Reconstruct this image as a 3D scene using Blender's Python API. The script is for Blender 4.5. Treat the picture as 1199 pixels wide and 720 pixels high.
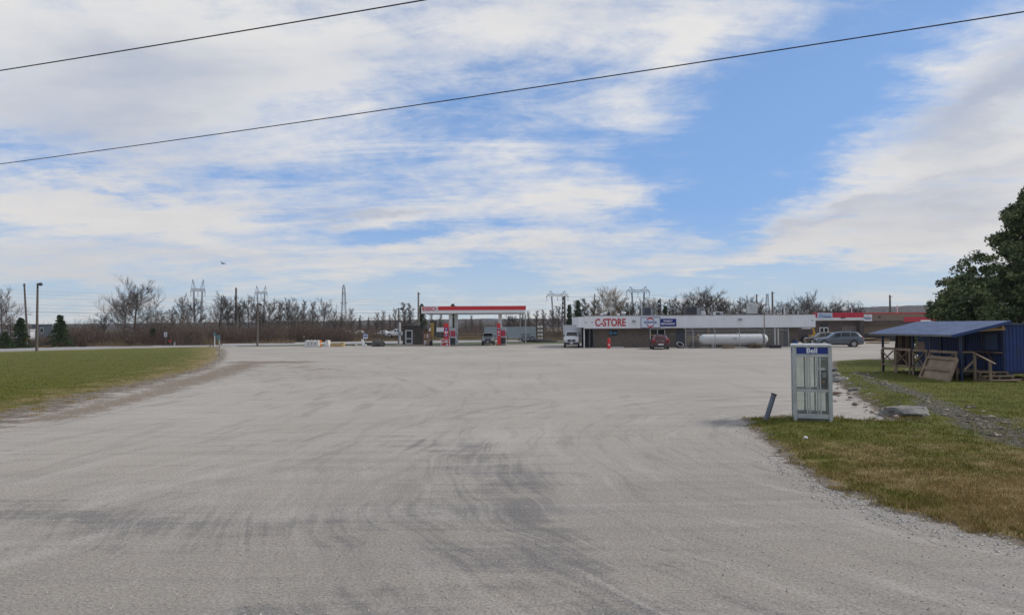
import bpy, math, random
import numpy as np
from mathutils import Matrix, Vector, noise as mnoise
for o in list(bpy.data.objects): bpy.data.objects.remove(o)
S = bpy.context.scene
COL = S.collection
R = math.radians
# ---------------------------------------------------------------- camera
H = 2.6; F = 780.0
cam_d = bpy.data.cameras.new('camera'); cam = bpy.data.objects.new('camera', cam_d); COL.objects.link(cam)
PITCH = math.atan(22/780); ROLL = R(-0.35)
MC = Matrix.Rotation(R(90)+PITCH, 3, 'X') @ Matrix.Rotation(ROLL, 3, 'Z')
cam.matrix_world = Matrix.Translation((0,0,H)) @ MC.to_4x4()
cam_d.sensor_width = 36; cam_d.lens = F/1199*36; cam_d.clip_start = .1; cam_d.clip_end = 12000
S.camera = cam
S.render.resolution_x = 1024; S.render.resolution_y = 614
def ray(px, py): return MC @ Vector(((px-599.5)/F, -(py-360)/F, -1))
def G(px, py, z=0):                       # ground point under a pixel of the photo
    d = ray(px, py); t = (z-H)/d.z; return Vector((d.x*t, d.y*t, z))
def A(px, py, Y):                         # point at depth Y
    d = ray(px, py); t = Y/d.y; return Vector((d.x*t, Y, H+d.z*t))
# ---------------------------------------------------------------- light
SUN_AZ = R(82); SUN_EL = R(38)
W = bpy.data.worlds.new('World'); S.world = W; W.use_nodes = True
sun_d = bpy.data.lights.new('sun', 'SUN'); sun = bpy.data.objects.new('sun', sun_d); COL.objects.link(sun)
sun_d.energy = 1.75; sun_d.angle = R(10); sun_d.color = (1, .93, .84)
sdir = Vector((math.sin(SUN_AZ)*math.cos(SUN_EL), math.cos(SUN_AZ)*math.cos(SUN_EL), math.sin(SUN_EL)))
sun.rotation_euler = sdir.to_track_quat('Z', 'Y').to_euler(); sun.location = (0, 0, 60)
S.view_settings.view_transform = 'Standard'; S.view_settings.look = 'None'
S.view_settings.exposure = .22; S.view_settings.gamma = 1
S.render.engine = 'CYCLES'
S.cycles.max_bounces = 6; S.cycles.transparent_max_bounces = 8
# sky: Nishita with a cloud deck laid out by compass direction
nt = W.node_tree; N = nt.nodes; L = nt.links; N.clear()
def nd(t, **k):
    n = N.new(t)
    for a, b in k.items(): setattr(n, a, b)
    return n
def inp(n, i, v):
    if hasattr(v, 'is_output') or isinstance(v, bpy.types.NodeSocket): L.new(v, n.inputs[i])
    else: n.inputs[i].default_value = v
def math_(op, a, b=0, c=0, clamp=False):
    n = nd('ShaderNodeMath', operation=op, use_clamp=clamp); inp(n, 0, a); inp(n, 1, b); inp(n, 2, c); return n.outputs[0]
def vmath(op, a, b=(0,0,0)):
    n = nd('ShaderNodeVectorMath', operation=op); inp(n, 0, a)
    if op == 'SCALE': inp(n, 3, b)
    else: inp(n, 1, b)
    return n.outputs[0]
def noise_(v, scale, detail=6, rough=.55, dist=0):
    n = nd('ShaderNodeTexNoise'); inp(n, 'Vector', v); n.inputs['Scale'].default_value = scale
    n.inputs['Detail'].default_value = detail; n.inputs['Roughness'].default_value = rough; n.inputs['Distortion'].default_value = dist
    return n
def mixc(f, a, b):
    n = nd('ShaderNodeMix', data_type='RGBA'); inp(n, 0, f); inp(n, 6, a); inp(n, 7, b); return n.outputs[2]
def smooth(v, a, b):
    n = nd('ShaderNodeMapRange', interpolation_type='SMOOTHSTEP'); inp(n, 0, v); n.inputs[1].default_value = a; n.inputs[2].default_value = b; return n.outputs[0]
tc = nd('ShaderNodeTexCoord'); sep = nd('ShaderNodeSeparateXYZ'); L.new(tc.outputs['Generated'], sep.inputs[0])
X_, Y_, Z_ = sep.outputs
az = math_('ARCTAN2', X_, Y_); el = math_('ARCSINE', Z_)
zz = math_('ADD', math_('MAXIMUM', Z_, 0.0), .15)
cb = nd('ShaderNodeCombineXYZ'); L.new(math_('DIVIDE', X_, zz), cb.inputs[0]); L.new(math_('DIVIDE', Y_, zz), cb.inputs[1])
P = cb.outputs[0]                                     # cloud plane overhead
ae = nd('ShaderNodeCombineXYZ'); L.new(az, ae.inputs[0]); L.new(el, ae.inputs[1])
warp = noise_(P, 1.1, 10, .66); wv = vmath('SUBTRACT', warp.outputs['Color'], (.5,.5,.5))
wv2 = vmath('MULTIPLY', wv, (.34, .17, 0))
AE = vmath('ADD', ae.outputs[0], wv2)
def dir_of(px, py):
    d = ray(px, py).normalized(); return math.atan2(d.x, d.y), math.asin(d.z)
def blobs(lst):
    acc = None
    for (px, py, sx, sy, rot, amp) in lst:
        a, e = dir_of(px, py)
        m = nd('ShaderNodeMapping', vector_type='TEXTURE'); L.new(AE, m.inputs[0])
        m.inputs['Location'].default_value = (a, e, 0); m.inputs['Rotation'].default_value = (0, 0, R(rot)); m.inputs['Scale'].default_value = (sx/F*1.3, sy/F*1.3, 1)
        g = nd('ShaderNodeTexGradient', gradient_type='QUADRATIC_SPHERE'); L.new(m.outputs[0], g.inputs[0])
        acc = math_('MULTIPLY_ADD', g.outputs['Fac'], amp, acc if acc is not None else 0.0)
    return acc
COVER = [ # x, y, half-width, half-height, tilt, amount
 (905,150,190,120,35,-1.9),(985,95,120,80,40,-.8),(820,215,140,70,20,-1.0),(700,150,110,45,-5,-.6),(560,110,150,50,12,-.6),(470,140,150,40,8,-.5),
 (590,160,120,40,0,-.5),(480,60,90,50,20,-.3),(120,197,170,22,-2,-1.0),(300,140,120,30,6,-.45),(330,205,150,25,0,-.35),
 (500,272,190,20,-2,-.9),(420,230,130,16,3,-.3),(900,330,330,26,1,-1.4),(560,332,220,22,0,-1.0),(330,345,260,26,0,-.5),(1010,300,120,14,6,-.6),(840,262,120,14,4,-.5),(80,345,220,24,0,-.5),
 (1070,100,70,80,60,-.3),(620,90,80,40,0,-.3),
 (1150,150,130,150,20,.9),(1080,185,150,50,25,.8),(700,225,170,38,4,1.2),(620,30,170,70,15,.7),(800,40,150,60,15,.9),(150,80,360,130,4,1.4),(300,60,200,80,10,.5),(110,235,200,42,-3,1.1),(250,250,160,30,-4,.6),
 (560,290,330,26,3,.8),(960,272,300,32,9,1.0),(1150,250,180,60,8,.7),(100,300,330,30,0,.5),(450,245,170,24,5,.6),(760,60,90,40,30,.5),(600,185,60,25,0,.4)]
GREY = [(120,330,320,40,0,.7),(700,300,260,22,3,.5),(480,200,160,30,0,.4),(1190,60,120,70,20,.7),(90,150,300,90,0,.9),(150,60,260,80,0,.7),(420,60,150,60,10,.5),(430,243,170,16,4,1.4),(1150,110,120,60,25,.9),(1110,240,160,45,15,1.0),(960,255,230,16,12,.9),(300,290,300,22,0,.5),(60,300,220,40,0,.5),(560,275,150,10,0,.4),(700,10,180,30,0,.3)]
cover = blobs(COVER); grey = blobs(GREY)
n1 = noise_(P, 1.3, 12, .66, .35); n2 = noise_(P, 5.5, 10, .68, .5)
st = nd('ShaderNodeMapping'); L.new(P, st.inputs[0]); st.inputs['Scale'].default_value = (.45, 1.3, 1); st.inputs['Rotation'].default_value = (0,0,R(16))
n3 = noise_(st.outputs[0], 3.0, 12, .68, .7)
dens = math_('ADD', math_('MULTIPLY_ADD', n1.outputs[0], 1.7, -.62), math_('MULTIPLY_ADD', n3.outputs[0], 1.5, -.75))
dens = math_('ADD', dens, math_('MULTIPLY_ADD', n2.outputs[0], .55, -.275))
dens = math_('ADD', dens, math_('MULTIPLY', cover, .62))
alpha = smooth(math_('ADD', dens, .02), -.24, .80)
alpha = math_('MULTIPLY', alpha, .97)
gshade = math_('ADD', math_('MULTIPLY_ADD', noise_(P, 1.0, 5, .5).outputs[0], .9, -.40), math_('MULTIPLY', grey, .75))
gshade = math_('ADD', gshade, math_('MULTIPLY_ADD', dens, .34, -.16))
gshade = smooth(gshade, 0, 1.0)
CW = (7.2, 7.05, 6.85, 1); CG = (4.0, 4.4, 5.3, 1)
cloud = mixc(gshade, CW, CG)
# clouds near the horizon turn warm
warmf = smooth(el, .30, .06)
cloud = mixc(math_('MULTIPLY', warmf, .5), cloud, (6.2, 5.8, 5.4, 1))
sky = nd('ShaderNodeTexSky', sky_type='NISHITA'); sky.sun_disc = False
sky.sun_elevation = SUN_EL; sky.sun_rotation = SUN_AZ; sky.altitude = 100; sky.air_density = 1.0; sky.dust_density = .6; sky.ozone_density = 3.0
skyc = vmath('MULTIPLY', sky.outputs[0], (.95, 1.0, 1.06))
skyc = mixc(math_('MULTIPLY', smooth(el, .9, .10), .72), skyc, (1.85, 3.5, 6.9, 1))
skyc = mixc(smooth(el, .17, -.02), skyc, (4.7, 5.8, 6.5, 1))
final = mixc(alpha, skyc, cloud)
bg = nd('ShaderNodeBackground'); L.new(final, bg.inputs[0]); bg.inputs[1].default_value = .1
wo = nd('ShaderNodeOutputWorld'); L.new(bg.outputs[0], wo.inputs[0])
# ================================================================ helpers
class MB:                                   # collects shapes of ONE part
    def __init__(s): s.v = []; s.f = []; s.m = []; s.mi = 0
    def add(s, vs, fs):
        b = len(s.v); s.v += [tuple(v) for v in vs]
        for f in fs: s.f.append(tuple(b+i for i in f)); s.m.append(s.mi)
        return s
    def box(s, c, d, rz=0, rx=0, ry=0):
        M_ = Matrix.Rotation(rz,3,'Z') @ Matrix.Rotation(ry,3,'Y') @ Matrix.Rotation(rx,3,'X'); c = Vector(c)
        vs = [c + M_ @ Vector((x*d[0]/2, y*d[1]/2, z*d[2]/2)) for x in (-1,1) for y in (-1,1) for z in (-1,1)]
        return s.add(vs, [(0,1,3,2),(4,6,7,5),(0,4,5,1),(2,3,7,6),(0,2,6,4),(1,5,7,3)])
    def bb(s, x0,x1,y0,y1,z0,z1): return s.box(((x0+x1)/2,(y0+y1)/2,(z0+z1)/2),(abs(x1-x0),abs(y1-y0),abs(z1-z0)))
    def bar(s, a, b, w, h=None, up=(0,0,1)):
        a = Vector(a); b = Vector(b); h = h or w; d = (b-a).normalized(); up = Vector(up)
        if abs(d.dot(up)) > .98: up = Vector((0,1,0))
        x = d.cross(up).normalized(); y = x.cross(d)
        vs = [p + x*i*w/2 + y*j*h/2 for p in (a,b) for (i,j) in ((-1,-1),(1,-1),(1,1),(-1,1))]
        return s.add(vs, [(3,2,1,0),(4,5,6,7),(0,1,5,4),(1,2,6,5),(2,3,7,6),(3,0,4,7)])
    def tube(s, pts, r, n=10, cap=True):
        pts = [Vector(p) for p in pts]; rs = r if isinstance(r,(list,tuple)) else [r]*len(pts)
        vs = []; fs = []
        for i,p in enumerate(pts):
            d = (pts[min(i+1,len(pts)-1)]-pts[max(i-1,0)]).normalized()
            u = Vector((0,0,1)) if abs(d.z) < .9 else Vector((0,1,0))
            x = d.cross(u).normalized(); y = x.cross(d)
            vs += [p + (x*math.cos(2*math.pi*k/n)+y*math.sin(2*math.pi*k/n))*rs[i] for k in range(n)]
        for i in range(len(pts)-1):
            for k in range(n): fs.append((i*n+k, i*n+(k+1)%n, (i+1)*n+(k+1)%n, (i+1)*n+k))
        if cap: fs += [tuple(range(n))[::-1], tuple((len(pts)-1)*n+k for k in range(n))]
        return s.add(vs, fs)
    def lathe(s, c, prof, n=16):            # prof: (r, z) rings
        c = Vector(c); vs = []; fs = []
        for r_,z in prof: vs += [c+Vector((r_*math.cos(2*math.pi*k/n), r_*math.sin(2*math.pi*k/n), z)) for k in range(n)]
        for i in range(len(prof)-1):
            for k in range(n): fs.append((i*n+k, i*n+(k+1)%n, (i+1)*n+(k+1)%n, (i+1)*n+k))
        fs += [tuple(range(n))[::-1], tuple((len(prof)-1)*n+k for k in range(n))]
        return s.add(vs, fs)
    def prism(s, poly, a, b, axis='y'):     # poly of 2D points extruded along axis
        def mk(p, t): return {'y':(p[0],t,p[1]),'x':(t,p[0],p[1]),'z':(p[0],p[1],t)}[axis]
        n = len(poly); vs = [mk(p,a) for p in poly]+[mk(p,b) for p in poly]
        return s.add(vs, [tuple(range(n)), tuple(range(2*n-1,n-1,-1))]+[(i,i+n,(i+1)%n+n,(i+1)%n) for i in range(n)])
    def blob(s, c, r, seed=0, n=2, amp=.25, sc=1.2):
        import bmesh
        bm = bmesh.new(); bmesh.ops.create_icosphere(bm, subdivisions=n, radius=1); bm.verts.ensure_lookup_table()
        c = Vector(c); vs = []
        for v in bm.verts:
            k = 1+amp*mnoise.noise(v.co*sc+Vector((seed*7.3,seed*1.7,3)))*2
            vs.append(c+Vector((v.co.x*r[0]*k, v.co.y*r[1]*k, v.co.z*r[2]*k)))
        fs = [tuple(v.index for v in f.verts) for f in bm.faces]; bm.free(); return s.add(vs, fs)
OFF = {}
def link_mesh(name, me, parent=None):
    o = bpy.data.objects.new(name, me); COL.objects.link(o)
    if parent: o.parent = parent
    return o
def part(name, mb, mat, parent=None, world=False, smooth=None, bevel=0, label=None, loc=None):
    off = Vector((0,0,0))
    if world and parent is not None: off = OFF[parent.name]
    if loc is not None: off = Vector(loc)
    me = bpy.data.meshes.new(name); me.from_pydata([tuple(Vector(v)-off) for v in mb.v], [], mb.f)
    for m in (mat if isinstance(mat, list) else [mat]): me.materials.append(m)
    if isinstance(mat, list): me.polygons.foreach_set('material_index', mb.m)
    me.validate()
    if smooth is not None:
        me.polygons.foreach_set('use_smooth', [True]*len(me.polygons)); me.set_sharp_from_angle(angle=R(smooth))
    me.update(); o = link_mesh(name, me, parent)
    if world and parent is not None: OFF[o.name] = off
    if loc is not None: o.location = loc; OFF[o.name] = off
    if bevel:
        b = o.modifiers.new('bevel','BEVEL'); b.width = bevel; b.segments = 2; b.limit_method = 'ANGLE'
    if label: o['label'] = label
    return o
def tag(o, label, cat, group=None):
    o['label'] = label; o['category'] = cat
    if group: o['group'] = group
    return o
def thing(name, label, cat, loc=(0,0,0), rz=0, group=None):
    o = bpy.data.objects.new(name, None); COL.objects.link(o); o.location = loc; o.rotation_euler = (0,0,rz)
    o.empty_display_size = .2; OFF[o.name] = Vector(loc); return tag(o, label, cat, group)
def kind(o, k): o['kind'] = k; return o
def dup(o, loc, rz, sc, label, group=None, cat=None):
    c = o.copy(); COL.objects.link(c); c.location = loc; c.rotation_euler = (0,0,rz); c.scale = sc if isinstance(sc,(tuple,Vector)) else (sc,sc,sc)
    c['label'] = label
    if group: c['group'] = group
    for ch in o.children:
        d = ch.copy(); COL.objects.link(d); d.parent = c
        for g in ch.children:
            e = g.copy(); COL.objects.link(e); e.parent = d
    return c
def text_mesh(txt, size, ext=.01, off=0, sx=1, align='CENTER'):
    cu = bpy.data.curves.new('lettering','FONT'); cu.body = txt; cu.size = size; cu.extrude = ext; cu.offset = off; cu.align_x = align; cu.align_y = 'CENTER'; cu.resolution_u = 4
    o = bpy.data.objects.new('lettering', cu); COL.objects.link(o)
    bpy.context.view_layer.update(); me = bpy.data.meshes.new_from_object(o.evaluated_get(bpy.context.evaluated_depsgraph_get()))
    mb = MB(); mb.v = [(v.co.x*sx, v.co.z, v.co.y) for v in me.vertices]; mb.f = [tuple(p.vertices)[::-1] for p in me.polygons]; mb.m = [0]*len(mb.f)
    bpy.data.objects.remove(o); bpy.data.curves.remove(cu); return mb
def letters(txt, size, c, mat, parent, ext=.01, off=0, sx=1, name='lettering', label=None):   # facing -y, centred at c (world coords)
    mb = text_mesh(txt, size, ext, off, sx); mb.v = [(v[0]+c[0], v[1]+c[1], v[2]+c[2]) for v in mb.v]
    return part(name, mb, mat, parent, world=True, label=label)
# ---------------------------------------------------------------- materials
MATS = {}
class NT:
    def __init__(s, name):
        s.m = bpy.data.materials.new(name); s.m.use_nodes = True; s.t = s.m.node_tree; s.b = s.t.nodes['Principled BSDF']
    def n(s, t, ins={}, **k):
        n_ = s.t.nodes.new(t)
        for a,b in k.items(): setattr(n_, a, b)
        for a,b in ins.items(): s.i(n_, a, b)
        return n_
    def i(s, n_, a, b):
        if isinstance(b, bpy.types.NodeSocket): s.t.links.new(b, n_.inputs[a])
        else: n_.inputs[a].default_value = b
    def pos(s): return s.n('ShaderNodeNewGeometry').outputs['Position']
    def obj(s): return s.n('ShaderNodeTexCoord').outputs['Object']
    def map(s, v, sc=(1,1,1), rot=(0,0,0)): return s.n('ShaderNodeMapping', {0:v,'Scale':sc,'Rotation':rot}).outputs[0]
    def noise(s, v, sc, d=5, r=.55, dist=0): return s.n('ShaderNodeTexNoise', {'Vector':v,'Scale':sc,'Detail':d,'Roughness':r,'Distortion':dist}).outputs[0]
    def vor(s, v, sc, out='Distance', **k): return s.n('ShaderNodeTexVoronoi', {'Vector':v,'Scale':sc}, **k).outputs[out]
    def ramp(s, v, a, b): return s.n('ShaderNodeMapRange', {0:v,1:a,2:b}, interpolation_type='SMOOTHSTEP').outputs[0]
    def mix(s, f, a, b, bt='MIX'): return s.n('ShaderNodeMix', {0:f,6:a,7:b}, data_type='RGBA', blend_type=bt).outputs[2]
    def math(s, op, a, b=0, c=0, cl=False): return s.n('ShaderNodeMath', {0:a,1:b,2:c}, operation=op, use_clamp=cl).outputs[0]
    def attr(s, name): return s.n('ShaderNodeAttribute', attribute_name=name).outputs['Fac']
    def bump(s, h, d=.01, st=.5): s.i(s.b, 'Normal', s.n('ShaderNodeBump', {'Height':h,'Distance':d,'Strength':st}).outputs[0])
    def out(s, col, rough=.8, **k):
        s.i(s.b, 'Base Color', col); s.i(s.b, 'Roughness', rough)
        for a,b in k.items(): s.i(s.b, a.replace('_',' '), b)
        return s.m
def c4(c, k=1): return (c[0]*k, c[1]*k, c[2]*k, 1)
def M(name, col, rough=.6, metal=0, var=.15, sc=3, bump=0, dirt=None, stretch=(1,1,1), coat=0):
    if name in MATS: return MATS[name]
    t = NT(name); v = t.map(t.obj(), stretch)
    c = t.mix(t.ramp(t.noise(v, sc, 6, .6), .3, .7), c4(col, 1-var), c4(col, 1+var))
    if dirt: c = t.mix(t.math('MULTIPLY', t.ramp(t.noise(t.map(t.obj(), (1,1,.35)), sc*1.7, 7, .65), .50, .72), .7), c, c4(dirt))
    if bump: t.bump(t.noise(v, sc*8, 4), bump, .6)
    rr = t.math('MULTIPLY_ADD', t.noise(v, sc*2), .25, rough-.12, True)
    t.out(c, rr, Metallic=metal)
    if coat: t.i(t.b, 'Coat Weight', coat); t.i(t.b, 'Coat Roughness', .06)
    MATS[name] = t.m; return t.m
def GL(name, col=(.02,.025,.03), rough=.06):
    if name in MATS: return MATS[name]
    t = NT(name); MATS[name] = t.out(c4(col), rough, Specular_IOR_Level=.6); return t.m
def EM(name, col, em, st=1): raise NotImplementedError
def clear_glass(name, dirt=(.6,.62,.6), amt=.25):
    if name in MATS: return MATS[name]
    t = NT(name); tr = t.n('ShaderNodeBsdfTransparent', {0:(.93,.96,.95,1)}); t.out(c4(dirt), .25)
    gl = t.n('ShaderNodeBsdfGlossy', {'Roughness':.03}); m1 = t.n('ShaderNodeMixShader', {0:t.n('ShaderNodeFresnel',{'IOR':1.45}).outputs[0],1:tr.outputs[0],2:gl.outputs[0]})
    f = t.math('MULTIPLY', t.ramp(t.noise(t.obj(), 2.5, 6, .6), .3, .75), amt)
    m2 = t.n('ShaderNodeMixShader', {0:f,1:m1.outputs[0],2:t.b.outputs[0]}); t.t.links.new(m2.outputs[0], t.t.nodes['Material Output'].inputs[0])
    MATS[name] = t.m; return t.m
white = M('white_paint', (.72,.72,.70), .5, var=.06, dirt=(.5,.48,.44))
cleanwhite = M('clean_white', (.78,.78,.77), .4, var=.04)
dark = M('dark_paint', (.03,.03,.035), .5)
black = M('black_rubber', (.018,.018,.018), .8)
steel = M('galvanised', (.42,.43,.44), .4, .7, var=.12)
grey = M('grey_paint', (.30,.31,.32), .5)
red = M('red_paint', (.62,.025,.03), .4, var=.08)
orange = M('orange_paint', (.75,.20,.03), .5)
yellowp = M('yellow_paint', (.42,.31,.14), .7, var=.15, dirt=(.35,.28,.18))
navy = M('navy_sign', (.01,.03,.24), .35, var=.05)
lumber = M('weathered_lumber', (.25,.18,.12), .8, var=.25, sc=2, stretch=(1,1,1), dirt=(.17,.13,.10), bump=.004)
woodpole = M('grey_pole_wood', (.13,.11,.095), .85, var=.2, stretch=(4,4,.4))
glass = GL('dark_glass'); chrome = M('chrome', (.7,.7,.7), .15, 1, var=.02)
conc = M('concrete', (.45,.43,.40), .85, var=.12, bump=.004, dirt=(.3,.28,.25))
# ================================================================ ground, lot, road, verges
def gravel_nodes(t):
    p = t.pos()
    dk = t.attr('dark'); asp = t.attr('asph'); soil = t.attr('soil')
    big = t.noise(p, .12, 5, .55)
    st1 = t.noise(t.map(p, (.22,2.2,1), (0,0,R(-24))), 1.1, 7, .65, .4)
    st2 = t.noise(t.map(p, (.10,1.3,1), (0,0,R(8))), .8, 7, .6, .6)
    st3 = t.noise(t.map(p, (1.4,.10,1), (0,0,R(10))), .9, 6, .6, .8)
    def polar(cx, cy, fr, fa):
        q = t.n('ShaderNodeSeparateXYZ', {0:p}); dx = t.math('SUBTRACT', q.outputs[0], cx); dy = t.math('SUBTRACT', q.outputs[1], cy)
        r = t.math('SQRT', t.math('ADD', t.math('MULTIPLY', dx, dx), t.math('MULTIPLY', dy, dy))); a = t.math('ARCTAN2', dy, t.math('MULTIPLY', dx, -1))
        wob = t.math('MULTIPLY_ADD', t.noise(p, .12, 3), 3.0, -1.5)
        v = t.n('ShaderNodeCombineXYZ', {0:t.math('MULTIPLY', t.math('ADD', r, wob), fr), 1:t.math('MULTIPLY', a, fa)}).outputs[0]
        return r, t.noise(v, 1.0, 8, .68, .25)
    rc_, pc = polar(12.0, 14.0, 6.5, 3.2); ra, pa = polar(12.0, 14.0, 1.7, 2.6); rb, pb = polar(-40.0, 24.0, 1.3, 7.0)
    wa = t.ramp(ra, 21, 12); wb = t.ramp(rb, 46, 36)
    f1 = t.noise(p, 28, 3, .7); f2 = t.noise(p, 75, 2, .7)
    base = t.mix(t.ramp(big, .3, .7), (.400,.362,.310,1), (.472,.432,.378,1))
    base = t.mix(asp, base, (.340,.308,.266,1))
    base = t.mix(t.math('MULTIPLY', t.ramp(st2, .50, .72), .40), base, (.46,.43,.40,1))
    base = t.mix(t.math('MULTIPLY', t.ramp(st3, .54, .72), .35), base, (.25,.235,.215,1))
    base = t.mix(t.math('MULTIPLY', t.ramp(st1, .47, .62), .22), base, (.22,.215,.215,1))
    for (w_, n_) in ((wa, pa), (wb, pb)):
        base = t.mix(t.math('MULTIPLY', t.math('MULTIPLY', t.ramp(n_, .53, .64), .34), w_), base, (.20,.19,.178,1))
        base = t.mix(t.math('MULTIPLY', t.math('MULTIPLY', t.ramp(n_, .47, .36), .42), w_), base, (.50,.465,.42,1))
    dd = t.math('MULTIPLY', t.ramp(t.math('ADD', t.math('MULTIPLY', dk, .55), t.math('ADD', t.math('ADD', t.math('MULTIPLY_ADD', st1, 1.3, -.65), t.math('MULTIPLY_ADD', pc, 1.5, -.72)), t.math('MULTIPLY_ADD', t.noise(p, 1.4, 7, .72), 1.3, -.68))), .10, .70), t.math('MULTIPLY_ADD', t.ramp(t.noise(p, 34, 4, .8), .40, .60), .45, .32))
    dd = t.math('MULTIPLY', dd, t.ramp(dk, .02, .35))
    base = t.mix(t.math('MULTIPLY', t.math('MULTIPLY', t.ramp(pc, .53, .62), .30), wa), base, (.25,.235,.215,1)); base = t.mix(dd, base, (.135,.132,.130,1))
    mid = t.noise(p, 6, 5, .7)
    base = t.mix(t.math('MULTIPLY', t.ramp(mid, .52, .70), .22), base, (.50,.47,.43,1))
    so = t.ramp(t.math('ADD', soil, t.math('ADD', t.math('MULTIPLY_ADD', t.noise(p, 1.6, 9, .75), 1.8, -1.0), t.math('MULTIPLY_ADD', t.noise(p, 9, 6, .8), 1.4, -.72))), .1, .5)
    base = t.mix(t.math('MULTIPLY', so, .8), base, (.205,.155,.105,1))
    g = t.math('ADD', t.math('MULTIPLY', f1, .7), t.math('MULTIPLY', f2, .6))
    base = t.mix(1.0, base, t.n('ShaderNodeCombineColor', {0:(k:=t.math('MULTIPLY_ADD', t.ramp(g, .42, .88), .75, .62)),1:k,2:k}).outputs[0], 'MULTIPLY')
    specks = t.ramp(t.vor(p, 15), .13, .06)
    base = t.mix(t.math('MULTIPLY', specks, .7), base, (.07,.065,.06,1))
    lsp = t.ramp(t.vor(t.map(p,(1,1,1),(0,0,1)), 14), .11, .05)
    base = t.mix(t.math('MULTIPLY', lsp, .4), base, (.58,.56,.53,1))
    hgt = t.math('ADD', t.math('ADD', t.math('MULTIPLY', f1, .6), t.math('MULTIPLY', f2, .5)), t.math('MULTIPLY', mid, 1.0))
    return base, hgt
def grass_nodes(t, blade=False):
    p = t.pos(); dry = t.attr('dry')
    n1 = t.noise(p, .55, 6, .65); n2 = t.noise(p, 5, 5, .7); n3 = t.noise(p, 38, 3, .7)
    f = t.math('ADD', dry, t.math('ADD', t.math('MULTIPLY_ADD', n1, 1.6, -.8), t.math('MULTIPLY_ADD', n2, .9, -.45)))
    gr = t.mix(t.ramp(t.noise(p, 1.7, 5, .6), .35, .65), (.130,.138,.024,1), (.175,.182,.032,1))
    br = t.mix(t.ramp(n2, .35, .65), (.30,.215,.095,1), (.40,.305,.15,1))
    c = t.mix(t.ramp(f, .25, .85), gr, br)
    c = t.mix(t.math('MULTIPLY', t.ramp(n3, .38, .62), .55), c, t.mix(1.0, c, (.48,.5,.45,1), 'MULTIPLY'))
    return c, t.math('ADD', n3, t.math('MULTIPLY', n2, .8))
tg = NT('gravel_lot'); gc, gh = gravel_nodes(tg); tg.bump(gh, .012, .55); MAT_LOT = tg.out(gc, .93, Specular_IOR_Level=.2)
tg = NT('verge_grass'); gc, gh = gravel_nodes(tg); rc, rh = grass_nodes(tg)
gm = tg.attr('gm'); pn = tg.pos()
e = tg.math('ADD', gm, tg.math('ADD', tg.math('MULTIPLY_ADD', tg.noise(tg.map(pn,(.45,1.5,1),(0,0,R(-35))), 1.1, 8, .72, .4), 2.2, -1.1), tg.math('MULTIPLY_ADD', tg.noise(pn, 9, 5, .75), 1.1, -.55)))
dirtc = tg.mix(tg.ramp(tg.noise(pn, 3, 6, .7), .35, .65), (.135,.108,.078,1), (.31,.265,.21,1))
cc = tg.mix(tg.ramp(e, -.12, .06), gc, dirtc); cc = tg.mix(tg.ramp(e, .42, .60), cc, rc)
dt = tg.attr('ditch'); dn = tg.ramp(tg.math('ADD', dt, tg.math('MULTIPLY_ADD', tg.noise(pn, 2.2, 7, .75), 2.6, -1.42)), .1, .6)
cc = tg.mix(dn, cc, tg.mix(tg.ramp(tg.noise(pn, 14, 4, .75), .4, .6), (.07,.06,.045,1), (.20,.185,.155,1)))
tg.bump(tg.math('MULTIPLY', tg.math('ADD', rh, 0), tg.ramp(e, .0, .8)), .05, .8); MAT_GRASS = tg.out(cc, .93, Specular_IOR_Level=.2)
tg = NT('grass_blades'); rc, rh = grass_nodes(tg)
j = tg.attr('shade'); MAT_BLADE = tg.out(tg.mix(j, tg.mix(1.0, rc, (.75,.75,.7,1), 'MULTIPLY'), tg.mix(1.0, rc, (1.55,1.5,1.3,1), 'MULTIPLY')), .85, Specular_IOR_Level=.08)
tg = NT('far_ground'); p = tg.pos()
c = tg.mix(tg.ramp(tg.noise(p, .05, 6, .6), .35, .65), (.17,.12,.07,1), (.11,.10,.045,1))
c = tg.mix(tg.math('MULTIPLY', tg.ramp(tg.noise(p, .9, 6, .7), .4, .65), .6), c, (.20,.15,.09,1))
MAT_FAR = tg.out(c, .95, Specular_IOR_Level=.1)
tg = NT('road_asphalt'); p = tg.pos()
c = tg.mix(tg.ramp(tg.noise(p, .3, 6, .6), .3, .7), (.30,.295,.29,1), (.38,.375,.365,1)); MAT_ROAD = tg.out(c, .9)
def seg_dist(px, py, pts):                      # numpy distance to polyline
    d = np.full(px.shape, 1e9)
    for (a, b) in zip(pts[:-1], pts[1:]):
        ax, ay, bx, by = a[0], a[1], b[0], b[1]; dx, dy = bx-ax, by-ay; l2 = dx*dx+dy*dy+1e-9
        t = np.clip(((px-ax)*dx+(py-ay)*dy)/l2, 0, 1); d = np.minimum(d, np.hypot(px-ax-t*dx, py-ay-t*dy))
    return d
def inside(px, py, poly):
    r = np.zeros(px.shape, bool); n = len(poly)
    for i in range(n):
        x1,y1 = poly[i][:2]; x2,y2 = poly[(i+1)%n][:2]
        c_ = ((y1 > py) != (y2 > py)) & (px < (x2-x1)*(py-y1)/((y2-y1) if y2 != y1 else 1e-9)+x1); r ^= c_
    return r
def sdist(px, py, poly):
    d = seg_dist(px, py, list(poly)+[poly[0]]); return np.where(inside(px,py,poly), d, -d)
def pt(l): return [G(*q) for q in l]
def strokes(px, py, lst):
    a = np.zeros(px.shape)
    for pts, w, k in lst: a = np.maximum(a, k*np.exp(-(seg_dist(px,py,pt(pts))/w)**2))
    return a
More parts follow.
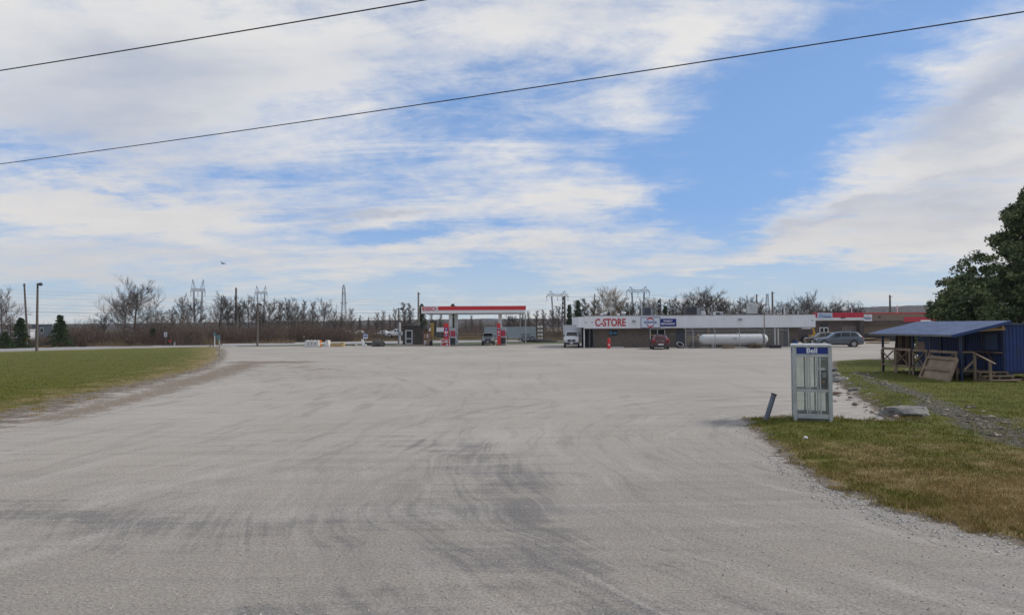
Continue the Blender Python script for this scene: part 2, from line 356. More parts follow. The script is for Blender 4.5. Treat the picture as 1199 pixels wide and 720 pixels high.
DARK = [([(555,520),(590,560),(625,620),(690,690),(740,740)], .55, .9), ([(640,560),(560,580),(430,605),(300,620),(150,612),(0,600),(-80,600)], .75, .75),
        ([(700,715),(560,640),(480,600),(400,625)], .6, .6), ([(470,515),(540,535),(600,560)], .7, .7), ([(0,640),(120,640),(260,640)], .4, .4),
        ([(300,715),(450,700),(600,715)], .45, .45), ([(800,650),(700,690),(600,700)], .5, .45), ([(560,600),(620,650),(800,700),(1000,725)], .35, .4)]
SOIL = [([(285,424),(345,424)], 1.6, .9), ([(330,428),(385,433)], .8, .5), ([(200,452),(255,438),(290,426)], 1.3, .75), ([(60,490),(150,468),(200,455)], .9, .7), ([(285,440),(330,450)], .8, .3), ([(985,424),(1040,422)], .6, .7), ([(955,455),(1000,462)], .35, .5), ([(560,480),(820,455)], .5, .25), ([(400,470),(560,455)], .4, .25)]
def sheet(name, xs, ys, zf, mat, keep=None, attrs={}):
    X, Y = np.meshgrid(xs, ys); nx, ny = len(xs), len(ys); px, py = X.ravel(), Y.ravel()
    z = zf(px, py); idx = np.arange(nx*ny).reshape(ny, nx)
    q = np.stack([idx[:-1,:-1], idx[:-1,1:], idx[1:,1:], idx[1:,:-1]], -1).reshape(-1,4)
    if keep is not None: k = keep(px, py); q = q[k[q].any(1)]
    used = np.unique(q); rm = np.full(nx*ny, -1); rm[used] = np.arange(len(used)); q = rm[q]; px, py, z = px[used], py[used], z[used]
    me = bpy.data.meshes.new(name); me.from_pydata(np.stack([px,py,z],1).tolist(), [], q.tolist()); me.materials.append(mat)
    for a, fn in attrs.items():
        at = me.attributes.new(a, 'FLOAT', 'POINT'); at.data.foreach_set('value', fn(px,py).astype(np.float32))
    me.polygons.foreach_set('use_smooth', [True]*len(me.polygons)); me.update()
    return link_mesh(name, me)
g = MB(); g.add([(-6000,-6000,-.05),(6000,-6000,-.05),(6000,6000,-.05),(-6000,6000,-.05)], [(0,1,2,3)])
kind(part('ground', g, MAT_FAR), 'structure')
lot_attrs = {'dark': lambda x,y: strokes(x,y,DARK), 'soil': lambda x,y: strokes(x,y,SOIL),
             'asph': lambda x,y: np.clip((15-y)/7+(x+3)*.05, 0, 1)*np.clip((x+14)/6, .25, 1)}
ax_near = np.arange(-16, 16.01, .22); far = [16+(i+1)**1.5*.6 for i in range(28)]; far = [f for f in far if f < 92]
xs = np.array(sorted([-f for f in far])+list(ax_near)+far); ys = np.array([-25,-12,-4]+list(np.arange(1,22,.22))+list(22+np.arange(1,36)**1.35*.62))
ys = ys[ys < 101]
LOTP = [(-95,-26),(95,-26),(95,102),(G(700,405.5).x,102),tuple(G(560,403.4)[:2]),tuple(G(400,405.0)[:2]),tuple(G(280,405.6)[:2]),tuple(G(255,408)[:2]),(-60,60),(-95,40)]
ys = np.append(ys, [88,90,92,94,96,98,100,102]); ys = np.unique(ys)
lot = sheet('gravel_lot', xs, ys, lambda x,y: np.zeros_like(x), MAT_LOT, keep=lambda x,y: sdist(x,y,LOTP) > -.01, attrs=lot_attrs)
kind(lot, 'structure')
# the far road with its shoulder
top = [(-400,410.5),(-150,409.3),(0,408.2),(150,404.6),(300,401.8),(450,399.6),(600,398.4),(760,397.5)]; bot = [(-400,419),(-150,414),(0,411.6),(150,407.6),(300,404.6),(450,402.2),(600,400.6),(760,399)]
def ribbon(name, t, b, z, mat):
    m = MB(); n = len(t); m.v = [tuple(G(*q)[:2])+(z,) for q in t]+[tuple(G(*q)[:2])+(z,) for q in b]
    for i in range(n-1): m.f.append((n+i,n+i+1,i+1,i)); m.m.append(0)
    return kind(part(name, m, mat), 'structure')
ribbon('road', top, bot, .012, MAT_ROAD)
ribbon('painted_line', [(x,y+.45) for x,y in top], [(x,y+.62) for x,y in top], .017, M('line_paint',(.75,.74,.70),.6))
# grass verges ---------------------------------------------------
RG = pt([(866,489),(876,503),(905,528),(935,552),(975,575),(1020,592),(1070,607),(1130,624),(1199,641),(1400,690)]) + [Vector((60,8,0)),Vector((95,30,0)),Vector((95,52,0))] + pt([(1199,414),(1100,417),(1042,421),(1010,420.5),(974,423),(972,438),(984,452),(1004,466),(1026,481),(1046,492),(1012,491),(972,488),(925,486.5)])
LG = pt([(-500,425),(-150,414.6),(0,412.0),(150,408),(258,405.8),(268,412),(266,421),(252,431),(205,445),(150,460),(85,477),(0,497),(-150,545)]) + [Vector((-60,8,0))]
def dryR(x, y):
    e = sdist(x,y,RG); g_ = np.clip(1-(y-9)/9.0, 0, 1); return np.clip(.18+.72*g_, 0, 1)*np.clip(.45+e/2.2, .4, 1)+np.clip(.5-e*.8,0,.5)
def dryL(x, y):
    e = sdist(x,y,LG); return np.clip(.88-e/7, .08, 1)
DITCH = [([(1000,437),(1022,446)], .5, .7), ([(1028,451),(1052,459),(1066,467)], .75, .95), ([(1075,466),(1100,476)], .5, .75), ([(1100,482),(1128,489),(1150,493)], .8, 1.0), ([(1150,500),(1175,505),(1199,519)], .75, .95), ([(1215,518),(1290,550)], .7, .9), ([(1085,480),(1070,492)], .35, .6)]
MOUND = [([(978,440),(1005,452),(1035,468),(1068,482)], 1.0, .28)]
def zR(x, y):
    n = np.array([mnoise.noise((a*.8,b*.8,0))*.035+mnoise.noise((a*2.7,b*2.7,5))*.02 for a,b in zip(x,y)])
    e = np.clip(sdist(x,y,RG)/1.2, 0, 1); return .0008+.003*np.clip((sdist(x,y,RG)+.8)*2,0,1)+e*(.055+n)+strokes(x,y,MOUND)*e - strokes(x,y,DITCH)*.035*e
def zL(x, y):
    n = np.array([mnoise.noise((a*.3,b*.3,0))*.05 for a,b in zip(x,y)])
    e = np.clip(sdist(x,y,LG)/3, 0, 1); return .0015+.003*np.clip((sdist(x,y,LG)+1.2)*2,0,1)+e*(.03+n*.8)
base_at = dict(lot_attrs)
shR = sheet('grass_verge_right', np.concatenate([np.arange(5,32,.28), np.arange(32,96,1.5)]), np.concatenate([np.arange(5,40,.28), np.arange(40,56,1.0)]), zR, MAT_GRASS, keep=lambda x,y: sdist(x,y,RG) > -1.3,
            attrs={**base_at, 'gm': lambda x,y: sdist(x,y,RG)/.55, 'dry': dryR, 'ditch': lambda x,y: strokes(x,y,DITCH)})
shR.name = 'grass_verge'; kind(shR, 'structure')
def gmL(x, y):
    wdt = np.interp(x, [-30,-14,-8], [3.4,3.0,2.4]); wdt = wdt*np.interp(y,[25,45],[1,.45]); far_ = seg_dist(x,y,LG[0:5]); return np.where(far_ < 1.5, 2, (sdist(x,y,LG)-.2)/wdt)
shL = sheet('grass_verge_left', np.arange(-95,-2,.45), np.concatenate([np.arange(8,45,.4), np.arange(45,105,.8)]), zL, MAT_GRASS, keep=lambda x,y: sdist(x,y,LG) > -2.0,
            attrs={**base_at, 'gm': gmL, 'dry': dryL, 'ditch': lambda x,y: np.zeros_like(x)})
shL.name = 'roadside_grass'; kind(shL, 'structure')
tg = NT('median_grass'); p = tg.pos(); MAT_MED = tg.out(tg.mix(tg.ramp(tg.noise(p, .6, 5), .3,.7), (.075,.105,.03,1), (.12,.12,.05,1)), .95)
ribbon('grass_strip', [(285,404.4),(400,403.0),(500,402.0),(600,400.9),(690,400.2)], [(285,405.2),(400,404.6),(500,403.9),(600,403.0),(690,402.2)], .010, MAT_MED)
# real blades on the near verges
def blades(name, poly, n, rng, hmin, hmax, dry, zf, wd, gmf, thin=None):
    rs = np.random.RandomState(rng); r0, r1 = thin; pts = []
    # area-uniform in image space: sample depth by 1/d
    k = n*6; inv = rs.uniform(1/r1, 1/r0, k); y = 1/inv; x = y*rs.uniform(-.85, .85, k) ; m = inside(x, y, poly); x, y = x[m][:n], y[m][:n]
    cl = np.array([mnoise.noise((a*1.7,b*1.7,9)) for a,b in zip(x,y)]); keep = (gmf(x,y)+cl*1.2 > .55) & ((strokes(x,y,DITCH) < .1) | (rs.rand(len(x)) < .30) | (strokes(x,y,DITCH)+cl < .2))
    x, y, cl = x[keep], y[keep], cl[keep]; n = len(x); z = zf(x,y)
    h = rs.uniform(hmin,hmax,n)*(1+.8*cl); a = rs.uniform(0,2*np.pi,n); w = wd*np.sqrt(y/10)*rs.uniform(.6,1.3,n); lx, ly = rs.normal(0,.5,n)*h, rs.normal(0,.5,n)*h
    v = np.stack([np.stack([x-np.cos(a)*w, y-np.sin(a)*w, z-.01],1), np.stack([x+np.cos(a)*w, y+np.sin(a)*w, z-.01],1), np.stack([x+lx, y+ly, z+h],1)],1).reshape(-1,3)
    me = bpy.data.meshes.new(name); me.vertices.add(3*n); me.vertices.foreach_set('co', v.astype(np.float32).ravel())
    me.loops.add(3*n); me.loops.foreach_set('vertex_index', np.arange(3*n, dtype=np.int32)); me.polygons.add(n); me.polygons.foreach_set('loop_start', np.arange(0,3*n,3,dtype=np.int32)); me.polygons.foreach_set('loop_total', np.full(n,3,dtype=np.int32))
    me.update(calc_edges=True); me.validate(); me.materials.append(MAT_BLADE)
    at = me.attributes.new('dry','FLOAT','POINT'); at.data.foreach_set('value', np.repeat(dry(x,y),3).astype(np.float32))
    at = me.attributes.new('shade','FLOAT','POINT'); sh = np.repeat(rs.uniform(0,1,n),3); at.data.foreach_set('value', sh.astype(np.float32))
    return kind(link_mesh(name, me), 'stuff')
tag(blades('grass', RG, 120000, 3, .02, .065, dryR, zR, .006, lambda x,y: sdist(x,y,RG)/.55, (5.2,45)), 'short green and browning grass beside the phone booth', 'grass')
tag(blades('grass', LG, 70000, 4, .02, .05, dryL, zL, .007, gmL, (16,70)), 'short mown green grass of the left verge', 'grass')
# scattered stones along the edges and over the lot
def stones(name, n, seed, label):
    rs = random.Random(seed); m = MB()
    oct_f = [(0,2,4),(2,1,4),(1,3,4),(3,0,4),(2,0,5),(1,2,5),(3,1,5),(0,3,5)]
    eR = [q for q in RG[:10]]
    for i in range(n):
        if i % 3 == 0: k = rs.randrange(0,8); f = rs.random(); c = eR[k].lerp(eR[k+1], f); x, y = c.x+rs.gauss(-.1,.25), c.y+rs.gauss(-.1,.25)
        elif i % 3 == 1: k = rs.randrange(5,11); f = rs.random(); c = LG[k].lerp(LG[k+1], f); x, y = c.x+rs.gauss(0,1.3), c.y+rs.gauss(0,1.3)
        else: y = 1/rs.uniform(1/40, 1/5.5); x = y*rs.uniform(-.8,.8)
        r = rs.uniform(.006,.016)*(1 if i%9 else 1.9)*max(1,y/16); z = .0
        ws = [rs.uniform(.6,1.2) for _ in range(6)]
        m.add([(x+r*ws[0],y,z+.3*r),(x-r*ws[1],y,z+.3*r),(x,y+r*ws[2],z+.3*r),(x,y-r*ws[3],z+.3*r),(x,y,z+r*ws[4]),(x,y,z-.3*r)], [(0,2,4),(2,1,4),(1,3,4),(3,0,4)])
    return tag(kind(part(name, m, M('pebble', (.46,.43,.39), .9, var=.5, sc=40)), 'stuff'), label, 'gravel')
stones('loose_gravel', 6500, 5, 'loose pebbles scattered over the gravel lot')

def rubble(n, seed):                       # broken stone lying in the ditch and along the gravel tongue
    rs = random.Random(seed); m = MB(); lines = [[G(*q) for q in l] for l in ([(1000,437),(1028,451),(1066,467),(1100,480),(1150,494),(1199,517),(1290,550)], [(976,438),(988,452),(1006,465),(1026,480),(1046,491)], [(1000,437),(1028,451),(1066,467),(1100,480),(1150,494),(1199,517)])]
    for i in range(n):
        l = lines[i%3]; k = rs.randrange(len(l)-1); c = l[k].lerp(l[k+1], rs.random()); x, y = c.x+rs.gauss(0,.38), c.y+rs.gauss(0,.30); r = abs(rs.gauss(0,.055))+.02; z = float(zR(np.array([x]),np.array([y]))[0])
        w = [rs.uniform(.6,1.3) for _ in range(5)]; a = rs.random()*6.28; ca, sa = math.cos(a)*r, math.sin(a)*r
        m.add([(x+ca*w[0],y+sa*w[0],z+.1*r),(x-sa*w[1],y+ca*w[1],z+.1*r),(x-ca*w[2],y-sa*w[2],z+.1*r),(x+sa*w[3],y-ca*w[3],z+.1*r),(x+ca*.3,y,z+.55*r*w[4]),(x,y,z-.3*r),(x-ca*.4,y-sa*.4,z+.5*r*w[4])], [(0,1,6,4),(1,2,6),(2,3,4,6),(3,0,4),(1,0,5),(2,1,5),(3,2,5),(0,3,5)])
    return tag(kind(part('rubble', m, M('rubble_stone', (.21,.18,.14), .95, var=.7, sc=9)), 'stuff'), 'broken grey stone strewn along the muddy ditch and the gravel tongue', 'rubble')
rubble(420, 8)
def weeds(n, seed):                        # taller weeds and dead stalks along ditch and verge edge
    rs = np.random.RandomState(seed); V = []; D_ = []; S_ = []
    lines = [[G(*q) for q in [(1000,437),(1028,451),(1066,467),(1100,480),(1150,494),(1199,517),(1290,550)]], RG[0:9], [G(*q) for q in [(976,438),(988,452),(1006,465),(1026,480),(1046,491)]], RG[-4:]]
    for i in range(n):
        l = lines[rs.randint(4)]; k = rs.randint(len(l)-1); c = l[k].lerp(l[k+1], rs.rand()); x, y = c.x+rs.normal(0,.5)+.35, c.y+rs.normal(0,.35)+.15
        dry_ = rs.rand()
        if float(sdist(np.array([x]),np.array([y]),RG)[0]) < -.05+.25*rs.rand(): continue
        for b in range(9):
            h = rs.uniform(.03,.10); a = rs.rand()*6.28; xx, yy = x+rs.normal(0,.05), y+rs.normal(0,.05); w = .008; V += [(xx-w*math.cos(a),yy-w*math.sin(a),.02),(xx+w*math.cos(a),yy+w*math.sin(a),.02),(xx+rs.normal(0,.04),yy+rs.normal(0,.04),.03+h)]; D_ += [dry_]*3; S_ += [rs.rand()]*3
    me = bpy.data.meshes.new('weeds'); me.from_pydata(V, [], [(i,i+1,i+2) for i in range(0,len(V),3)]); me.materials.append(MAT_BLADE)
    for nm, d in (('dry',D_),('shade',S_)): at = me.attributes.new(nm,'FLOAT','POINT'); at.data.foreach_set('value', np.array(d,np.float32))
    return tag(kind(link_mesh('weeds', me), 'stuff'), 'uneven weeds and dead stalks along the ditch and the verge edge', 'weeds')
weeds(1100, 12)
# ================================================================ convenience store
YS = 78.5                                        # depth of the fascia face
def sx_(px): return A(px, 380, YS).x
def sz_(px, py, Y=YS): return A(px, py, Y).z
brick = NT('brown_brick'); v = brick.obj()
bt = brick.n('ShaderNodeTexBrick', {'Vector':brick.map(v, (1,1,1), (R(90),0,0)),'Color1':(.150,.118,.092,1),'Color2':(.195,.152,.118,1),'Mortar':(.22,.195,.165,1),'Scale':3.2,'Mortar Size':.012,'Brick Width':.7,'Row Height':.26})
BRICK = brick.out(brick.mix(brick.math('MULTIPLY', brick.ramp(brick.noise(v,.8,6,.65),.4,.7), .4), bt.outputs[0], (.09,.08,.07,1)), .9)
FASC = NT('white_metal_cladding'); v = FASC.obj()
c = FASC.mix(FASC.ramp(FASC.noise(FASC.map(v,(1,1,.3)),1.3,6,.65),.35,.75), (.84,.84,.85,1), (.76,.76,.76,1)); FASC = FASC.out(c, .45)
roofm = M('flat_roof', (.22,.21,.20), .9)
st = thing('convenience_store', 'long low brown brick store under a white metal fascia reading C-STORE', 'store', (sx_(810), YS+5, 0))
zt, zb = 3.74, 2.30; x0, x1 = sx_(684), sx_(955); xw0, xw1 = sx_(697), sx_(939)
m = MB()
m.bb(xw0, xw1, YS+1.1, YS+12, 0, 3.3)
part('wall', m, BRICK, st, True)
m = MB()                                          # ribbed fascia panels
n = int((x1-x0)/.30); w = (x1-x0)/n
prof = []
for i in range(n):
    a = x0+i*w; prof += [(a,YS+.012),(a+.02,YS),(a+w-.03,YS),(a+w-.01,YS+.012)]
prof += [(x1,YS+.25),(x0,YS+.25)]
m.prism(prof, zb, zt, 'z'); part('fascia', m, FASC, st, True)
m = MB(); m.bb(x0-.62,x0-.004,YS-.02,YS+9,zb+.1,zt-.08); part('fascia', m, FASC, st, True)
m = MB(); m.bb(x0-.02,x1+.03,YS-.05,YS+.30,zt,zt+.07); m.bb(x0-.02,x1+.03,YS-.04,YS+.28,zb-.06,zb-.003); part('fascia_trim', m, M('bronze_trim',(.34,.31,.29),.5,.3), st, True)
m = MB(); m.bb(x0,x1,YS+.26,YS+12.2,3.32,3.5); part('roof', m, roofm, st, True)
m = MB(); m.bb(x0+.01,x1-.01,YS+.26,YS+12,zb+.02,zb+.10); part('soffit', m, M('soffit_board',(.16,.15,.14),.8), st, True)
m = MB(); m.bb(sx_(894.5),sx_(895.3),YS-.035,YS-.004,zb,zt); part('seam_strip', m, M('rust_strip',(.30,.21,.13),.7), st, True)
def window(x0,x1,z0,z1,y,root,fm=white,pm=glass,label=None,name='window',fr=.09,mul=0,tr=0):
    m = MB(); m.bb(x0,x0+fr,y-.06,y,z0,z1); m.bb(x1-fr,x1,y-.06,y,z0,z1); m.bb(x0+fr,x1-fr,y-.055,y,z1-fr,z1); m.bb(x0+fr,x1-fr,y-.055,y,z0,z0+fr)
    for i in range(mul): xx = x0+(x1-x0)*(i+1)/(mul+1); m.bb(xx-fr/2,xx+fr/2,y-.05,y,z0+fr,z1-fr)
    if tr: m.bb(x0+fr,x1-fr,y-.045,y,tr-fr/2,tr+fr/2)
    f = part(name, m, fm, root, True, label=label); p_ = MB(); p_.bb(x0+.02,x1-.02,y-.02,y-.006,z0+.02,z1-.02); part('pane', p_, pm, f, True); return f
yw = YS+1.1
window(sx_(763),sx_(781),.05,2.22,yw,st,white,glass,'white framed restaurant entrance with dark glass',name='door',mul=1)
m = MB(); m.bb(sx_(764.5),sx_(770.5),yw-.026,yw-.021,1.32,1.52); m.bb(sx_(773.5),sx_(779.5),yw-.026,yw-.021,1.32,1.52); part('decal', m, M('amber_decal',(.45,.26,.05),.6), st, True)
# dark entrance bay at the left corner
m = MB(); m.bb(sx_(685),xw0-.004,YS+4,YS+4.2,0,2.3); part('recess_wall', m, M('dark_panel',(.06,.06,.065),.8), st, True)  # back wall of the bay in one near-black tone
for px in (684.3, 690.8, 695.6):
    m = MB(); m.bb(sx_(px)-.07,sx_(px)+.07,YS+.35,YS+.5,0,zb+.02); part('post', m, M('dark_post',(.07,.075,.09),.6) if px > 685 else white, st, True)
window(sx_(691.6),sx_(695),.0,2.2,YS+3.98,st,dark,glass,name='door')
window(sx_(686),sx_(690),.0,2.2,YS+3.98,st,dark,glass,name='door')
# small high window with a blue and green poster
window(sx_(714.5),sx_(724.5),1.42,2.05,yw,st,dark,glass,'small dark window with a blue poster',fr=.05)
m = MB(); m.bb(sx_(715.2),sx_(718),yw-.03,yw-.022,1.55,1.98); m.bb(sx_(719),sx_(723.6),yw-.03,yw-.022,1.60,1.85); part('poster', m, [M('poster_blue',(.05,.22,.38),.5)], st, True)
m = MB(); m.bb(sx_(716),sx_(731),yw-.5,yw-.1,.0,.10); part('kerb_stop', m, white, st, True)
for px in (908.5, 912.3):
    m = MB(); m.bb(sx_(px)-.06,sx_(px)+.06,YS+.3,YS+.42,0,zb+.02); part('post', m, white, st, True)
m = MB(); m.bb(sx_(922),sx_(927.5),yw-.05,yw-.004,.0,2.2); part('door', m, M('dark_door',(.035,.035,.04),.6), st, True)  # plain near-black door
m = MB(); m.bb(sx_(787),sx_(922),yw-.012,yw-.004,1.5,1.56); part('wall_band', m, grey, st, True)
m = MB(); m.bb(sx_(830.5),sx_(833.5),yw-.35,yw-.05,0,2.25); part('pillar', m, M('tan_pillar',(.34,.24,.15),.8), st, True)
m = MB(); m.bb(sx_(794),sx_(803),yw-.04,yw-.004,.2,2.1); part('grey_door', m, M('slate_door',(.09,.10,.12),.6), st, True)
# lettering on the fascia
fr_red = M('faded_red_letters', (.50,.045,.055), .5, var=.08)
letters('C-STORE', 1.22, (sx_(714.6), YS-.02, sz_(714.6,378.0)), fr_red, st, .02, .034, .74, 'store_lettering')
yb = YS-.09
m = MB(); m.bb(sx_(750.3),sx_(772.8),yb,YS-.003,sz_(761,383.8),sz_(761,371.4)); sg = part('round_logo_sign', m, M('sign_white',(.72,.75,.80),.4,var=.03), st, True)
m = MB()
for (a,b_,c_,d_) in ((750.1,773.0,383.9,383.3),(750.1,773.0,372.0,371.2)): m.bb(sx_(a),sx_(b_),yb-.02,yb-.004,sz_(761,c_),sz_(761,d_))
for a in (750.1,772.3): m.bb(sx_(a),sx_(a+.6),yb-.019,yb-.005,sz_(761,383.3),sz_(761,372.0))
part('frame', m, M('slate_frame',(.12,.16,.28),.5), sg, True)
cx, cz = sx_(761.2), sz_(761.2,377.6); 
def arc(m, cx, cz, r0, r1, a0, a1, y, n=14, th=.012):
    for i in range(n):
        A0 = R(a0+(a1-a0)*i/n); A1 = R(a0+(a1-a0)*(i+1)/n)
        q = [(cx+r*math.cos(t), z) for r,t in ((r0,A0),(r1,A0),(r1,A1),(r0,A1)) for z in (cz+r*math.sin(t),)]
        m.add([(x,y,z) for x,z in q]+[(x,y+th,z) for x,z in q], [(0,1,2,3),(7,6,5,4),(0,4,5,1),(1,5,6,2),(2,6,7,3),(3,7,4,0)])
for a0_ in (48,228):
    m = MB(); arc(m,cx,cz,.42,.56,a0_,a0_+84,yb-.016); part('red_arc', m, red, sg, True)
for a0_ in (28,134,208,314):
    m = MB(); arc(m,cx,cz,.42,.52,a0_,a0_+18,yb-.016,4); part('blue_arc', m, navy, sg, True)
letters('2NEWNS', .40, (cx, yb-.01, cz), navy, sg, .01, .006, .95)
m = MB(); m.bb(sx_(773.4),sx_(791.6),yb,YS-.003,sz_(782,382.0),sz_(782,373.2)); sg = part('blue_restaurant_sign', m, M('deep_blue_sign',(.008,.018,.20),.35,var=.05), st, True)
wl = M('letter_white',(.8,.8,.8),.4,var=.02)
letters('FAMILY', .27, (sx_(782), yb-.01, sz_(782,375.9)), wl, sg, .008, .010, 1.2)
letters('RESTAURANT', .27, (sx_(782), yb-.01, sz_(782,379.2)), wl, sg, .008, .010, 1.0)
for px,py in ((742,376),(866.5,374)):             # flood lamps on the fascia
    z = sz_(px,py); m = MB(); m.bb(sx_(px)-.18,sx_(px)+.18,YS-.30,YS-.004,z-.10,z+.08); m.bb(sx_(px)-.03,sx_(px)+.03,YS-.1,YS-.004,z+.08,z+.16); part('wall_lamp', m, grey, st, True)
for px,py in ((951,375.3),(685.8,377.5),(693.2,377.3)):
    z = sz_(px,py); m = MB(); m.lathe((sx_(px),YS-.06,z),[(.05,-.05),(.07,0),(.05,.05)],10); part('camera_housing', m, dark, st, True)
# things on the roof
YR = YS+5
def rx(px): return A(px,370,YR).x
def rz_(px,py): return A(px,py,YR).z
for i,(px,top) in enumerate(((704.5,367.0),(708.6,365.6),(724,367.2),(730.6,365.2))):
    t = thing('roof_vent', ['small white dome vent at the far left of the store roof','white dome vent left of the dark chimney on the roof','small white dome vent just right of the dark chimney','larger white dome vent above the E of the C-STORE lettering'][i], 'vent', (rx(px),YR,3.5), 0, 'white domes on the store roof')
    zt_ = rz_(px,top)-3.5; r = .26 if i%2 else .2
    m = MB(); m.lathe((0,0,0),[(r*.6,0),(r*.6,zt_-.22)],12); part('stem', m, steel, t); m = MB(); m.lathe((0,0,zt_-.22),[(r*.9,0),(r,.06),(r*.85,.16),(r*.4,.22)],14); part('dome', m, cleanwhite, t, smooth=40)
def roofbox(px0,px1,pt_,mat,label,cat='roof unit',name='roof_unit',dy=1.2,extra=None):
    xa,xb = rx(px0),rx(px1); t = thing(name, label, cat, ((xa+xb)/2,YR,3.5)); h = rz_(px0,pt_)-3.5; w = (xb-xa)
    m = MB(); m.bb(-w/2,w/2,-dy/2,dy/2,.18,h); part('cabinet', m, mat, t, bevel=.03)
    m = MB(); m.bb(-w/2+.05,w/2-.05,-dy/2+.05,dy/2-.05,0,.175); part('curb', m, steel, t)
    if extra: extra(t,w,h,dy)
    return t
def grille(t,w,h,dy):
    m = MB()
    for i in range(8): z = .28+(h-.36)*i/7; m.bb(-w/2+.12,w*.15,-dy/2-.02,-dy/2-.003,z-.02,z+.02)
    part('grille', m, dark, t)
    m = MB(); m.bb(w*.2,w/2-.08,-dy/2-.02,-dy/2-.003,.3,h-.1); part('access_panel', m, grey, t)
roofbox(711.3,714.2,365.8,dark,'short dark chimney box between white roof vents','chimney','roof_chimney',.4)
roofbox(714.6,715.9,364.8,M('cream_pipe',(.5,.46,.36),.6),'thin cream flue beside the dark roof chimney','flue','flue_pipe',.15)
roofbox(752.5,764.5,360.5,M('dark_hvac',(.10,.105,.13),.6,var=.1),'dark grey roof unit above the round logo sign',extra=grille)
roofbox(751.0,752.3,361.6,cleanwhite,'slim white pipe at the left of the dark roof unit','pipe','roof_pipe',.2)
roofbox(745.6,746.8,367.6,cleanwhite,'stubby white pipe left of the round logo sign','pipe','roof_pipe',.15)
roofbox(802.5,819.5,359.5,M('brown_hvac',(.085,.08,.09),.7,var=.15),'wide dark roof unit right of the blue sign',extra=grille)
def hood(t,w,h,dy):
    m = MB(); m.prism([(-w/2,h),(w/2,h),(w*.3,h+.2),(-w*.1,h+.25)],-dy/2,dy/2); part('hood', m, cleanwhite, t)
roofbox(819.8,825.6,366.0,cleanwhite,'small white hooded vent right of the wide dark unit','vent','hooded_vent',.6,hood)
roofbox(836.0,845.6,365.2,cleanwhite,'low white roof unit with dark louvres',extra=grille,dy=.8)
t = roofbox(875.8,885.2,355.2,M('tan_exhaust',(.58,.58,.54),.5),'tall white kitchen exhaust fan on a dark base','exhaust fan','exhaust_fan',1.1)
m = MB(); m.bb(-.62,.62,-.6,.6,.22,.48); part('fan_base', m, dark, t)
for px,tp,r in ((918.8,359.3,.06),(934.5,365.6,.06),(919.6,358.0,.035)):
    t = thing('vent_pipe', {359.3:'white capped vent pipe near the right of the roof',365.6:'short white vent pipe at the far right of the roof',358.0:'thin cream pipe beside the capped vent pipe'}[tp], 'pipe', (rx(px),YR+(.4 if r < .05 else 0),3.5))
    h = rz_(px,tp)-3.5; m = MB(); m.tube([(0,0,0),(0,0,h)], r, 10); part('pipe', m, cleanwhite, t); m = MB(); m.lathe((0,0,h-.03),[(r*1.8,-.1),(r*1.8,.05),(r,.1)],10); part('cap', m, steel, t)
# ================================================================ things in front of the store
p = G(713,408.0); t = thing('gas_cylinder_stand', 'red fire hydrant post standing against the brick wall under the C-STORE sign', 'red post', p); t.name = 'red_post'
m = MB(); m.lathe((0,0,0),[(.20,0),(.20,.06),(.17,.08),(.17,.95),(.19,.98),(.15,1.12),(.05,1.18)],14); part('body', m, red, t, smooth=40)
m = MB(); m.box((0,-.172,.42),(.14,.02,.2)); part('label_plate', m, cleanwhite, t); m = MB(); m.box((0,-.165,.8),(.12,.02,.12)); part('emblem', m, M('dull_plate',(.5,.2,.15),.5), t)
# propane tank
YT = 75.6
xa, xb = A(818.5,400,YT).x, A(899,400,YT).x; zc = .98; r = .58
t = thing('propane_tank', 'long white horizontal propane tank behind the chain-link fence', 'tank', ((xa+xb)/2,YT,0))
L_ = (xb-xa)/2; m = MB(); pts = []; rs = []
for i in range(7): a = i/6*math.pi/2; pts.append((-L_+.55*(1-math.sin(a)),0,zc)); rs.append(max(.03,r*math.sin(math.pi/2-(math.pi/2-a)) if i else .03))
pts = [(-L_+.55*(1-math.cos(R(90)*i/6)),0,zc) for i in range(7)]; rs = [max(.04,r*math.sin(R(90)*i/6)) for i in range(7)]
pts += [(L_-p_[0]-L_ if False else -q[0],0,zc) for q in pts[::-1]]; rs += rs[::-1]
m.tube(pts, rs, 24); part('tank_shell', m, cleanwhite, t, smooth=40)
for x in (-L_*.62, L_*.62): m = MB(); m.bb(x-.12,x+.12,-.35,.35,0,.55); part('saddle', m, conc, t)
m = MB(); m.tube([(L_-.70,0,zc),(L_-.58,0,zc)], r+.03, 24); part('dark_band', m, dark, t)
m = MB(); m.tube([(L_*.12,0,zc+r-.02),(L_*.12,0,zc+r+.14)], .16, 12); part('valve_dome', m, steel, t)
m = MB(); m.bb(-.25,.2,-r-.01,-r+.05,zc+.05,zc+.16); part('name_plate', m, grey, t)
# chain link fence
YF = 74.6; fx = [A(p_,400,YF).x for p_ in (803,811.5,837.3,866,895.5,923.5)]; fh = 2.02
t = thing('chain_link_fence', 'grey chain-link fence with angled barbed wire arms in front of the tank', 'fence', (fx[0],YF,0))
for x in fx:
    m = MB(); m.tube([(x-fx[0],0,0),(x-fx[0],0,fh)], .04, 8); m.tube([(x-fx[0],0,fh),(x-fx[0]-.22,-.1,fh+.28)], .025, 6); part('fence_post', m, steel, t)
m = MB(); m.tube([(0,0,fh-.02),(fx[-1]-fx[0],0,fh-.02)], .024, 6); m.tube([(0,0,.06),(fx[-1]-fx[0],0,.06)], .012, 5); part('rail', m, steel, t)
m = MB()
for k in range(2): m.tube([(-.1*(k+1),-.05*(k+1),fh+.12*(k+1)),(fx[-1]-fx[0]-.1*(k+1),-.05*(k+1),fh+.12*(k+1))], .008, 4)
part('barbed_wire', m, steel, t)
m = MB(); wd = fx[-1]-fx[0]; sp = .13; hh = fh-.08
